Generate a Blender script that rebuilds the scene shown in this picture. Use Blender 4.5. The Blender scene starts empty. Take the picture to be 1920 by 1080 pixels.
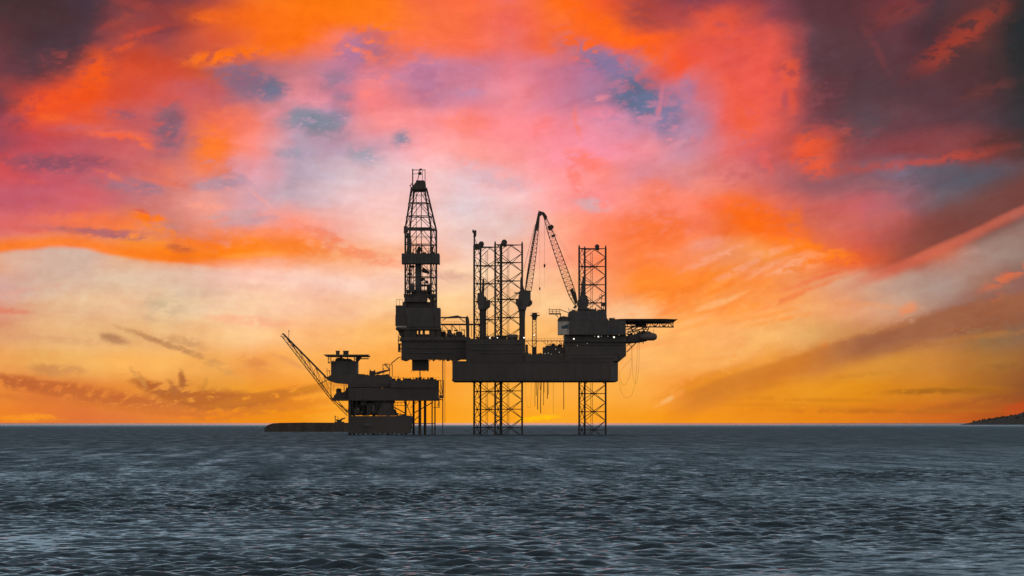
import bpy, math, random
import numpy as np
from mathutils import Vector

scene = bpy.context.scene
COL = scene.collection
R = math.radians
rng = random.Random(7)

# ------------------------------------------------------------------ camera
CAM_H = 5.0
FPX = 6750.0                       # focal length in 1920-wide pixels (a long telephoto lens)
cam_d = bpy.data.cameras.new('camera')
cam_d.sensor_width = 36.0
cam_d.lens = 36.0 * FPX / 1920.0
cam_d.shift_y = 252.5 / 1920.0     # rising front: the horizon sits low, verticals stay vertical
cam_d.clip_start = 1.0
cam_d.clip_end = 200000.0
cam = bpy.data.objects.new('camera', cam_d)
cam.location = (0, 0, CAM_H)
cam.rotation_euler = (R(90), 0, 0)
COL.objects.link(cam)
scene.camera = cam

scene.view_settings.view_transform = 'Standard'
scene.view_settings.look = 'None'
scene.view_settings.exposure = 0.0
scene.view_settings.gamma = 1.0
scene.view_settings.use_curve_mapping = False

SUN_AZ, SUN_EL = R(0.45), R(1.2)
sun_d = bpy.data.lights.new('sun', 'SUN')
sun_d.energy = 0.001                # the sun is at the horizon behind cloud
sun_d.angle = R(4.0)
sun_d.color = (1.0, 0.62, 0.3)
sun = bpy.data.objects.new('sun', sun_d)
sun.rotation_euler = Vector((-math.sin(SUN_AZ), -math.cos(SUN_AZ), -math.tan(SUN_EL))).to_track_quat('-Z', 'Y').to_euler()
COL.objects.link(sun)


def lin(h):
    out = []
    for i in (0, 2, 4):
        c = int(h[i:i + 2], 16) / 255.0
        out.append(c / 12.92 if c <= 0.04045 else ((c + 0.055) / 1.055) ** 2.4)
    return tuple(out) + (1.0,)


# ------------------------------------------------------------------ sky
# The clouds are laid over azimuth (U) and elevation (V), both in units of 1/6750 rad, so they
# stay at infinity from any position.
ROWS = [
 (0,   '403030 463336 4a363e 6e3c40 783a3e a84a44 ee6822 ff7814 ff7c12 ff7a1c f46c44 fc6c40 f06c60 ff7020 f45a26 b04840 8e4450 8a4050 74404a 5a363c 58363a 703840 4c363e 5c3638 2c2e30'),
 (40,  '4a3234 4c3438 4e3840 8a4244 963f3c e46028 f96c18 ff7414 ff7818 ff7a20 fa7440 fa7048 f46c5c f8682c f86424 b84a3c b44a48 dc5440 8c4450 5c383e 5c363c 72393c 4a343a 643634 2a2c2e'),
 (80,  '5c3638 4a343a 5a3a44 a84640 984648 d85a3c f86c20 ff7018 f67a64 f87448 fa7048 f86e50 ec6e66 f86a38 f86228 fc5c20 e85830 d85450 dc5448 64404a 58383e 623840 4c343c 643634 2a2c2e'),
 (130, '743c42 5e3a42 b84a3e dc5030 d04c34 c8583c b46a70 c87880 c07c96 d47c8c cc7e98 d08098 e47c88 ce7890 b07498 c06c78 fc5c34 e05850 e45448 60404a 553840 5c3a42 5e383c 503436 302e30'),
 (180, '6c3e48 dc4a34 f05420 d85038 d45a54 c86468 a87484 e08890 c48098 f48080 c87e96 dc8aa0 f08890 d88098 b47c9c a07494 c87284 f0604c ec5850 84484e 563c44 583c44 5a3a42 56363a 343032'),
 (230, '9c4450 e0503c e85c40 c85c5c c46468 f47050 f07c6c b890a4 b898b0 ff9898 f89094 ff8888 ff8c90 fa8a94 f090a4 c084a0 c07c94 f06458 e85c50 8a4850 5c4048 684046 5e3c44 583c44 383438'),
 (280, '944858 c44c54 c05860 d06060 b06670 ff7c34 ff8e80 b89cb0 c0a0b4 d8a4b4 ffa0a0 ffa098 ffa09c ff98a4 f48ca0 f09098 cc8ca0 e8706c c85c64 d05844 8a4a50 8a4448 8c4648 8a4240 4a3838'),
 (330, 'd85254 c45460 c05a64 c86468 e47864 d88c90 e8a0a8 b8a0b0 d8bcc4 e8c0c4 f6c0be e8c4c8 f8b4b4 ff9c9c f88880 e08c98 e49090 d87070 c86868 9c6068 906068 806878 605c6c 585864 4a484e'),
 (380, 'c45c6c c45c6c d8646c c47074 d88078 ec9c90 d8a8b4 c4acb8 ecc0c0 fac6c0 f0c8c4 e4ccd0 f2c2c0 ffa29c ff9090 fc9080 fc8064 f4703c e86c50 d06860 c86468 9c6068 706068 645a60 564a4c'),
 (430, 'e06c6c e87060 f07850 f88040 d08478 f08c70 e4a0a0 ff9880 f4ac9c fcc8b8 f8c8bc ecc8c0 eac6c0 ffa88c ff8868 fc7c4c fa8060 f47030 fc7020 e06c48 d06050 b85850 884a44 7a4840 805048'),
 (480, 'e89060 d0b0a4 d0b4a8 f09040 ff8418 fc8424 ff8a28 ff9040 fca870 fcb488 fcbc9c f4c8b4 f8c0a8 ffa888 ff8c60 fc8448 fc9060 f09060 f8984c fc7c20 e86038 b0523c c8684c a07468 8c7468'),
 (530, 'd4a49c d8b49c dcb89e e0bc9c e8c0a4 f0c0ac fcc4b0 fcccb8 fcd0bc fcccb4 f8c8a8 fcd0a8 fcc8a0 fcb888 fca070 ff8c30 ff8830 fc9440 fa8c40 ec9460 d8a080 c09a88 ac8c80 a47460 906058'),
 (580, 'd88c74 e0ac84 e8bc92 f0c298 e4c098 f0c8a4 fcd0a8 fcc8a4 fcc49c fcc894 fcc88c fcc890 fcc890 fcc890 fcc090 fcb070 fc9848 fc9c50 fca058 f4a868 eca070 d8a07c a47868 905c50 805048'),
 (630, 'e0a070 e8b07c ecb880 e8b478 f0bc80 f4bc80 fcc890 fcb878 fcb870 fcb868 fcb868 fcb868 fcb868 fcb86c fcb870 fcb86c fcb060 fcb068 f8b468 e4a864 cc8a50 bc7848 b47850 987048 886048'),
 (680, 'f0a458 ecac5c f0b060 fcb45c fcb860 f4ac58 f4a050 fcb058 fcac50 fca848 fca440 fca848 fcac4c fcac4c fcac50 fcb464 fcb05c fcac58 f09c40 d4823c dc9038 d48c38 c88038 b07434 9c6434'),
 (730, 'e88838 dc7838 e08038 e88c38 e89440 e89838 f0982c f89830 fca838 fca030 fc9c28 fcac3c fcac3c fcac40 fcac44 fcac48 f8983c ec9028 ec9424 e89424 e4901c d88420 cc7c24 b06c28 8c502c'),
 (785, 'f08428 e87c30 e07438 e07838 e88030 f08820 f08c18 f49418 fca830 fc9c20 fc9c18 fca428 fca020 fca828 fca428 f89c20 f89418 f0901c ec8c1c e88418 e4801c d87420 d06820 b85820 b04c20'),
]
# brush list of cloud bodies: x, y, half-length, half-thickness, tilt (deg, + = right end lower), colour, strength, softness
CLOUDS = [
 # blue-grey gaps of clear sky
 (462, 150, 75, 36, 18, '886c84', .85, .7), (508, 170, 34, 28, 20, '6f7088', .9, .95),
 (590, 230, 74, 30, 6, '7b8594', .9, 1.0), (642, 200, 34, 24, -30, '8a8098', .75, .8),
 (548, 292, 44, 14, 0, '9c94a6', .6, .9), (682, 292, 44, 22, 8, '989cac', .75, 1.1),
 (752, 264, 20, 20, 30, '7c8aa2', .85, 1.1), (630, 152, 44, 20, -10, '8c7c94', .6, .9),
 (690, 92, 66, 40, -15, 'a07090', .75, .9), (790, 140, 70, 60, 0, 'b87894', .5, 1.0),
 (312, 245, 32, 56, 10, '7c6274', .8, .9),
 (1192, 182, 62, 40, 42, '6a7292', 1.0, .7), (1128, 112, 80, 30, 25, '7e749c', .85, .95),
 (1252, 222, 34, 52, 10, '7c789c', .85, .95), (1052, 72, 26, 60, -8, 'c07084', .6, .9),
 (1112, 388, 40, 16, 10, 'c0b8c0', .6, .9), (930, 330, 90, 26, 20, 'd8b8c4', .6, .9),
 (420, 345, 60, 20, -5, 'a890a4', .7, .9), (250, 350, 90, 22, 5, 'a4707c', .6, .9), (110, 312, 120, 20, 0, '845062', .8, .9),
 (180, 440, 120, 10, 6, 'a86470', .6, .9), (335, 470, 26, 10, 8, 'b06048', .8, .9),
 (470, 418, 80, 10, -5, 'c4a0a8', .6, .9),
 (100, 95, 110, 70, -25, '4c363e', .6, 1.0),
 # burning orange rims and wisps
 (425, 108, 90, 17, -8, 'ff7412', .95, .8), (395, 38, 40, 14, -5, 'fa6c1e', .7, .9), (560, 70, 90, 30, -22, 'ff7414', .7, .9),
 (398, 285, 52, 66, 15, 'ff7b2c', .8, .9), (178, 142, 36, 48, 25, 'f85a16', .85, .9), (108, 195, 80, 34, -15, 'f45420', .8, .9),
 (215, 255, 90, 12, 8, 'f46c50', .6, .9), (280, 410, 44, 11, 8, 'ff7c20', .9, .9), (150, 412, 80, 12, 0, 'f87848', .6, .9),
 (1050, 30, 30, 60, 10, 'ff6c18', .8, .9), (1135, 55, 130, 22, 32, 'ff6818', .85, .8), (1225, 95, 50, 26, 42, 'fb5e18', .7, .9), (1345, 60, 80, 36, 25, 'f05a3c', .6, .9),
 (1525, 288, 42, 46, 15, 'f65c34', .85, .8), (1430, 415, 110, 34, 22, 'fc6c1c', .85, .8), (1520, 470, 90, 16, 14, 'ff7e1c', .85, .8),
 (1100, 300, 50, 24, 25, 'ff7a68', .8, .9), (1076, 330, 14, 40, -8, 'fc7464', .6, .9), (1225, 370, 44, 40, 10, 'fc7c58', .6, .9), (870, 232, 60, 26, 10, 'ff8878', .7, .9), (1018, 236, 28, 16, -30, 'fa7c7c', .7, .9),
 (1230, 440, 90, 50, 10, 'fb7330', .75, .9), (1240, 540, 70, 36, 30, 'ff8c2c', .6, .9), (1330, 525, 130, 14, -16, 'ff8a28', .7, .9), (1370, 578, 150, 15, -8, 'fd9038', .6, .9), (1440, 590, 90, 5, -12, 'fb9640', .6, .9),
 (1460, 500, 110, 14, -18, 'fca474', .7, .9), (1230, 645, 160, 8, -10, 'fca65c', .6, .9),
 (1792, 86, 120, 27, -37, 'a84030', .8, 1.05), (1690, 40, 60, 16, -30, '803c3c', .6, .9), (1640, 75, 80, 50, -60, '623a40', .5, 1.0), (1850, 178, 70, 16, -18, '6c3a38', .6, .9),
 (1660, 314, 120, 12, -3, 'bc4c44', .65, 1.0), (1800, 294, 130, 11, -11, 'c44e3e', .7, 1.0), (1640, 280, 130, 22, -8, '8c4850', .5, .9),
 (1420, 190, 70, 110, 10, 'f2604a', .5, 1.0), (1490, 100, 14, 60, 0, '84444c', .4, 1.0),
 (620, 445, 60, 9, 22, 'fb8a68', .7, .9), (690, 480, 90, 14, 16, 'f88c68', .7, .9), (520, 455, 150, 24, 6, 'fc8028', .75, .9), (840, 520, 60, 16, 0, 'd8a090', .6, 1.0),
 (20, 583, 46, 8, 6, 'e08064', .85, .9), (70, 545, 110, 12, -5, 'e4a48c', .6, .9), (310, 580, 60, 24, 0, 'd4b490', .6, 1.0), (480, 605, 110, 10, 4, 'fcb488', .7, .9), (350, 555, 90, 9, 0, 'd8b094', .6, .9),
 # low brown wisps near the horizon, left
 (214, 636, 34, 11, 14, 'b47e58', .85, .8), (320, 648, 110, 7, 19, 'c08a5a', .85, .8), (345, 642, 50, 14, 16, 'd09c68', .7, .9), (400, 684, 60, 8, 28, 'd89c58', .7, .8),
 (478, 681, 36, 15, 22, 'e08c48', .75, .9), (545, 680, 50, 6, 24, 'e89c58', .7, .9), (96, 695, 40, 13, 4, 'cc8850', .75, .8), (142, 694, 28, 9, 4, 'd08c54', .6, .9),
 (60, 722, 150, 14, 8, 'be6636', 1.0, .8), (215, 748, 220, 19, 9, 'c86c34', .95, .8), (90, 752, 180, 7, 6, 'da7634', .7, .9), (300, 768, 260, 9, 3, 'dc7a30', .6, .9),
 (318, 736, 84, 14, 20, 'b86630', 1.0, .6), (425, 750, 150, 21, 5, 'bf6a2e', 1.0, .7), (510, 742, 130, 12, -9, 'cc762a', .95, .7), (585, 728, 55, 5, -14, 'd88626', .8, .8), (560, 758, 120, 10, -6, 'e88826', .75, .9),
 (344, 716, 8, 24, -6, 'b46c38', .95, .7), (350, 728, 16, 16, 0, 'b86e36', .9, .8), (324, 727, 11, 17, -28, 'ba703a', .9, .7), (269, 712, 6, 20, -28, 'd08a44', .8, .8), (254, 699, 5, 17, -38, 'd4944c', .7, .8), (384, 722, 5, 17, 16, 'd08c3c', .7, .8), (300, 730, 12, 12, -20, 'bc6e38', .85, .8),
 (560, 774, 110, 8, -6, 'f4901c', .7, .9), (640, 752, 60, 8, -8, 'f49a30', .6, .9),
 # right-hand bands
 (1330, 712, 110, 15, -20, 'e88c26', .8, .8), (1590, 655, 140, 24, -10, 'c8803e', .75, .9), (1480, 690, 130, 14, -13, 'd88834', .75, .8), (1380, 728, 130, 11, -8, 'e08820', .8, .8),
 (1800, 590, 170, 22, -13, 'a06448', .85, .8), (1680, 622, 140, 16, -13, 'bc7446', .8, .8), (1850, 615, 130, 14, -8, '945a3e', .85, .8), (1780, 640, 170, 9, -8, 'b4743c', .7, .9),
 (1890, 518, 66, 13, -27, 'e07046', .85, 1.05), (1700, 578, 22, 12, -30, 'fb8a48', .8, .9), (1620, 572, 100, 8, 3, 'f09c64', .7, .9), (1860, 572, 26, 14, -40, 'd07048', .7, .9), (1545, 652, 16, 12, 40, 'ec8a3c', .6, .9), (1592, 646, 12, 16, 10, 'e48a48', .6, .9),
 (1760, 733, 130, 7, -2, 'b4701c', .8, .9), (1560, 750, 190, 5, 1, 'd4821c', .7, .9), (1620, 768, 200, 8, 0, 'd47a1e', .7, .9), (1800, 764, 110, 12, -5, 'b05c24', .75, .9), (1900, 766, 40, 12, -14, 'c04e1e', .9, .8),
 (1010, 784, 46, 6, -4, 'ffc40c', .9, .8), (60, 783, 70, 8, -2, 'fc9a24', .85, .9), (1255, 748, 30, 6, -30, 'fcc078', .6, .9),
 # second pass: wisps, folds and streaks inside the deck
 (165, 20, 50, 20, 0, '4a3844', .6, .9), (130, 95, 50, 46, 0, '4c3840', .7, .8), (250, 15, 50, 14, 10, 'a0423e', .6, .9), (230, 45, 60, 12, -30, 'a8463c', .6, .9),
 (305, 65, 40, 10, -10, '7c3e48', .6, .9), (320, 4, 60, 10, 0, '6c3a40', .6, .9), (235, 95, 30, 8, -20, 'e4562c', .7, .9), (270, 70, 60, 8, -15, 'd04c34', .6, .9),
 (280, 112, 60, 25, 0, 'c8482c', .6, .9), (100, 225, 34, 9, 0, 'f86428', .7, .9), (230, 220, 50, 10, 12, 'a05c6c', .7, .9), (150, 245, 60, 10, -3, 'c0606c', .5, .9),
 (40, 235, 25, 20, 0, '8c4456', .6, .9), (230, 262, 60, 8, 12, 'f46440', .8, .9), (265, 272, 30, 8, 30, 'f87040', .7, .9), (600, 195, 80, 14, 5, 'f0909c', .6, .9),
 (520, 215, 40, 10, -20, 'f08c98', .5, .9), (440, 220, 50, 30, 20, 'f87858', .6, .9), (370, 170, 60, 20, 0, 'c46068', .5, .9), (150, 155, 50, 10, -45, 'e4522c', .5, .9),
 (780, 60, 90, 25, -10, 'fa7048', .5, .9), (920, 15, 60, 15, 0, 'f87040', .5, .9), (830, 95, 70, 12, 5, 'f4745c', .5, .9), (745, 130, 60, 10, -35, 'f88078', .5, .9),
 (700, 155, 36, 40, 0, 'f88484', .6, .9), (690, 175, 14, 16, 0, 'ff8078', .6, .9), (660, 95, 35, 30, 0, 'a8729c', .5, .9), (800, 150, 40, 50, -10, 'b87494', .5, .9), (875, 175, 40, 12, 0, 'b88aac', .5, .9),
 (1200, 30, 40, 30, 40, 'a04848', .6, .9), (1265, 40, 60, 30, 30, 'b04848', .5, .9), (1130, 215, 50, 20, 0, 'f48ca4', .7, .9), (1085, 228, 7, 36, -12, 'ff8070', .6, .9), (1125, 187, 28, 7, -18, 'f090a0', .8, .9),
 (1233, 195, 7, 40, 14, 'e07c8c', .7, .9), (1560, 150, 56, 130, 0, '58383e', .6, .9), (1330, 110, 60, 30, 15, 'ec5a4c', .6, .9), (1350, 52, 16, 8, 0, 'b85058', .5, .9), (1390, 150, 40, 20, 30, 'e4564c', .5, .9),
 (1480, 140, 20, 32, 0, 'f05a38', .7, .9), (1400, 230, 30, 44, 0, 'f2603c', .7, .9), (1484, 190, 10, 44, 0, 'e45a44', .6, .9), (1470, 195, 7, 22, 0, 'a85060', .5, .9), (1540, 250, 30, 14, 10, 'b84c48', .7, .9),
 (1290, 170, 20, 30, 0, 'a07ca0', .6, .9), (1300, 245, 40, 40, 0, 'ac84a0', .5, .9), (1620, 240, 60, 40, 0, '5c4850', .6, .9), (1700, 160, 60, 30, -20, '54383f', .5, .9), (1640, 100, 10, 60, -30, '7a3e40', .5, .9),
 (1680, 25, 60, 18, -35, '843c3c', .6, .9), (1880, 270, 70, 24, -12, '503232', .6, .9), (1905, 70, 34, 110, 0, '2a2c2e', .6, .9),
 (1440, 300, 16, 34, -10, 'e86058', .6, .9), (1380, 330, 60, 34, 0, 'e47c74', .5, .9), (1700, 345, 100, 14, -8, '7c5c68', .7, .9), (1800, 330, 110, 28, -8, '605862', .7, .9), (1620, 345, 80, 12, 5, 'a06468', .6, .9),
 (1560, 410, 90, 30, 5, 'cc6458', .6, .9), (1650, 420, 60, 28, -8, 'bc605c', .6, .9), (1412, 420, 44, 18, 20, 'fb6a14', .8, .9), (1490, 410, 22, 30, 0, 'fc741c', .6, .9), (1560, 470, 56, 10, 10, 'fc7c20', .8, .9),
 (1330, 352, 60, 26, -20, 'f08878', .5, .9), (1340, 382, 40, 12, -10, 'fa6c48', .6, .9), (1320, 460, 50, 14, -12, 'f09880', .6, .9), (1440, 473, 60, 8, -12, 'fca070', .6, .9), (1480, 503, 70, 14, -8, 'fca87c', .7, .9),
 (1350, 568, 80, 7, -18, 'ffb878', .7, .9), (1300, 602, 60, 8, -20, 'ffb070', .5, .9), (1420, 545, 50, 6, -30, 'fca050', .5, .9), (1360, 537, 60, 7, -25, 'fc8024', .7, .9), (1440, 512, 60, 6, -30, 'fb8838', .6, .9),
 (1530, 522, 80, 6, -20, 'f4784c', .6, .9), (1590, 502, 60, 5, -18, 'ec6c40', .6, .9), (1480, 596, 50, 6, -10, 'fc9040', .6, .9), (1180, 592, 60, 36, 0, 'fcc898', .5, .9), (1400, 652, 120, 30, -20, 'fcbc70', .4, .9),
 (60, 345, 40, 8, 0, 'e0605c', .6, .9), (100, 375, 70, 10, -5, 'cc5c60', .5, .9), (230, 350, 40, 14, 0, '9c7080', .5, .9), (285, 357, 25, 14, 0, '8c7088', .6, .9), (200, 330, 60, 12, 20, 'c0586c', .5, .9),
 (212, 335, 40, 8, 20, 'f0704c', .6, .9), (300, 345, 60, 8, 10, 'ec7058', .6, .9), (200, 418, 60, 9, 0, 'f87848', .6, .9), (282, 411, 30, 8, 8, 'ff7c18', .9, .9), (265, 399, 25, 4, 10, 'd85c48', .6, .9),
 (200, 437, 90, 8, 4, 'b06870', .7, .9), (235, 450, 50, 7, 4, 'a06070', .6, .9), (310, 437, 60, 8, 22, 'ff8820', .8, .9), (400, 465, 74, 12, 10, 'ff7c18', .8, .9), (336, 470, 32, 8, 4, 'b45c44', .8, .9),
 (450, 465, 60, 18, -8, 'ff8014', .7, .9), (540, 442, 80, 14, 5, 'ff8c5c', .6, .9), (470, 482, 60, 7, 0, 'ffa040', .5, .9), (440, 406, 70, 10, -4, 'c8a4a8', .6, .9), (390, 390, 50, 8, 5, 'ffa088', .6, .9),
 (400, 350, 50, 12, -8, 'b494a4', .6, .9), (600, 450, 60, 5, 35, 'f89078', .5, .9), (500, 385, 40, 5, 38, 'f8a8a0', .5, .9), (350, 545, 70, 14, 0, 'dcc0a4', .4, .9), (310, 577, 40, 14, 10, 'ccb090', .5, .9),
 (286, 600, 20, 8, 0, 'd4ac84', .5, .9), (470, 602, 70, 9, 5, 'fcb890', .7, .9), (430, 541, 100, 8, 0, 'e8b8a0', .5, .9), (120, 640, 120, 8, 3, 'dca070', .5, .9),
 # streaks fanning out on the right
 (1225, 515, 60, 36, 50, 'ff8030', .6, 1.0), (1290, 535, 80, 13, -38, 'fc8030', .65, .9), (1275, 568, 76, 8, -34, 'ff8c40', .65, .9), (1395, 558, 76, 6, -30, 'fb8a3c', .7, .9), (1455, 566, 84, 6, -24, 'fa9450', .6, .9),
 (1505, 548, 90, 7, -22, 'f07e48', .7, .9), (1330, 604, 84, 6, -14, 'ffa050', .65, .9), (1440, 606, 54, 5, -10, 'f89844', .6, .9), (1340, 485, 80, 10, -22, 'fca888', .6, .9), (1390, 505, 70, 8, -25, 'fcb08c', .55, .9), (1250, 600, 70, 7, -16, 'fca860', .5, .9),
 (1850, 604, 110, 10, -9, '8c5438', .8, .9), (1720, 628, 120, 7, -10, 'b06a3c', .7, .9), (1790, 735, 120, 7, 0, 'a86420', .8, .9), (1700, 771, 190, 6, 0, 'c06c20', .7, .9), (1880, 748, 70, 9, -4, 'a05426', .75, .9), (1640, 700, 130, 6, -6, 'cc862e', .5, .9), (1900, 690, 60, 9, 0, '94602f', .6, .9), (1480, 760, 160, 5, 1, 'dc861e', .6, .9),
]

world = bpy.data.worlds.new('World')
scene.world = world
world.use_nodes = True
wt = world.node_tree
wt.nodes.clear()


def N(tree, kind, **kw):
    n = tree.nodes.new(kind)
    for k, v in kw.items():
        setattr(n, k, v)
    return n


class NT:
    """small wrapper to write node maths compactly"""
    def __init__(self, tree):
        self.t = tree
        self.l = tree.links.new

    def put(self, sock, v):
        if hasattr(v, 'links') or isinstance(v, bpy.types.NodeSocket):
            self.l(v, sock)
        else:
            sock.default_value = v

    def math(self, op, a, b=None, c=None, clamp=False):
        n = N(self.t, 'ShaderNodeMath', operation=op, use_clamp=clamp)
        self.put(n.inputs[0], a)
        if b is not None: self.put(n.inputs[1], b)
        if c is not None: self.put(n.inputs[2], c)
        return n.outputs[0]

    def vec(self, op, a, b=None, scale=None):
        n = N(self.t, 'ShaderNodeVectorMath', operation=op)
        self.put(n.inputs[0], a)
        if b is not None: self.put(n.inputs[1], b)
        if scale is not None: self.put(n.inputs['Scale'], scale)
        return n.outputs['Value'] if op in ('LENGTH', 'DOT_PRODUCT', 'DISTANCE') else n.outputs[0]

    def sep(self, v):
        n = N(self.t, 'ShaderNodeSeparateXYZ'); self.l(v, n.inputs[0]); return n.outputs

    def comb(self, x, y, z=0.0):
        n = N(self.t, 'ShaderNodeCombineXYZ')
        for i, v in enumerate((x, y, z)): self.put(n.inputs[i], v)
        return n.outputs[0]

    def mapr(self, v, a, b, c=0.0, d=1.0, smooth=True):
        n = N(self.t, 'ShaderNodeMapRange', interpolation_type='SMOOTHSTEP' if smooth else 'LINEAR')
        self.put(n.inputs[0], v)
        for i, q in enumerate((a, b, c, d)): self.put(n.inputs[1 + i], q)
        return n.outputs[0]

    def noise(self, v, scale, detail=4, rough=.55, dist=0.0, dims='3D', lac=2.0):
        n = N(self.t, 'ShaderNodeTexNoise', noise_dimensions=dims)
        self.put(n.inputs['Vector'], v)
        n.inputs['Scale'].default_value = scale
        n.inputs['Detail'].default_value = detail
        n.inputs['Roughness'].default_value = rough
        n.inputs['Lacunarity'].default_value = lac
        n.inputs['Distortion'].default_value = dist
        return n.outputs

    def mapping(self, v, loc, rot, sc, kind='TEXTURE'):
        n = N(self.t, 'ShaderNodeMapping', vector_type=kind)
        self.l(v, n.inputs[0])
        n.inputs[1].default_value = loc
        n.inputs[2].default_value = (0, 0, rot)
        n.inputs[3].default_value = sc
        return n.outputs[0]

    def mix(self, f, a, b, blend='MIX'):
        n = N(self.t, 'ShaderNodeMixRGB', blend_type=blend)
        self.put(n.inputs[0], f); self.put(n.inputs[1], a); self.put(n.inputs[2], b)
        return n.outputs[0]

    def ramp(self, v, stops, mode='B_SPLINE'):
        n = N(self.t, 'ShaderNodeValToRGB')
        r = n.color_ramp
        r.interpolation = mode
        while len(r.elements) < len(stops): r.elements.new(0.5)
        for e, (p, c) in zip(r.elements, stops):
            e.position = p
        for e, (p, c) in zip(r.elements, stops):
            e.color = c
        self.put(n.inputs[0], v)
        return n.outputs[0]


def brush_group():
    """one soft ragged cloud body laid over the colour that comes in"""
    g = bpy.data.node_groups.new('cloud_brush', 'ShaderNodeTree')
    I = g.interface
    for nm, ty in (('Col', 'NodeSocketColor'), ('Pos', 'NodeSocketVector'), ('Rag', 'NodeSocketFloat'), ('Centre', 'NodeSocketVector'),
                   ('Tilt', 'NodeSocketVector'), ('Size', 'NodeSocketVector'), ('Tint', 'NodeSocketColor'), ('Core', 'NodeSocketFloat'), ('Amount', 'NodeSocketFloat')):
        I.new_socket(nm, in_out='INPUT', socket_type=ty)
    I.new_socket('Col', in_out='OUTPUT', socket_type='NodeSocketColor')
    b = NT(g)
    gi = N(g, 'NodeGroupInput').outputs
    go = N(g, 'NodeGroupOutput')
    q = N(g, 'ShaderNodeVectorMath', operation='MULTIPLY_ADD')     # keeps the evaluation in sequence
    b.l(gi['Col'], q.inputs[0]); q.inputs[1].default_value = (1e-6, 1e-6, 0); b.l(gi['Pos'], q.inputs[2])
    m = N(g, 'ShaderNodeMapping', vector_type='TEXTURE')
    b.l(q.outputs[0], m.inputs[0]); b.l(gi['Centre'], m.inputs[1]); b.l(gi['Tilt'], m.inputs[2]); b.l(gi['Size'], m.inputs[3])
    r = b.math('ADD', b.vec('LENGTH', m.outputs[0]), gi['Rag'])
    f = b.mapr(r, 1.05, gi['Core'], 0.0, gi['Amount'])
    b.l(b.mix(f, gi['Col'], gi['Tint']), go.inputs[0])
    return g


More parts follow.
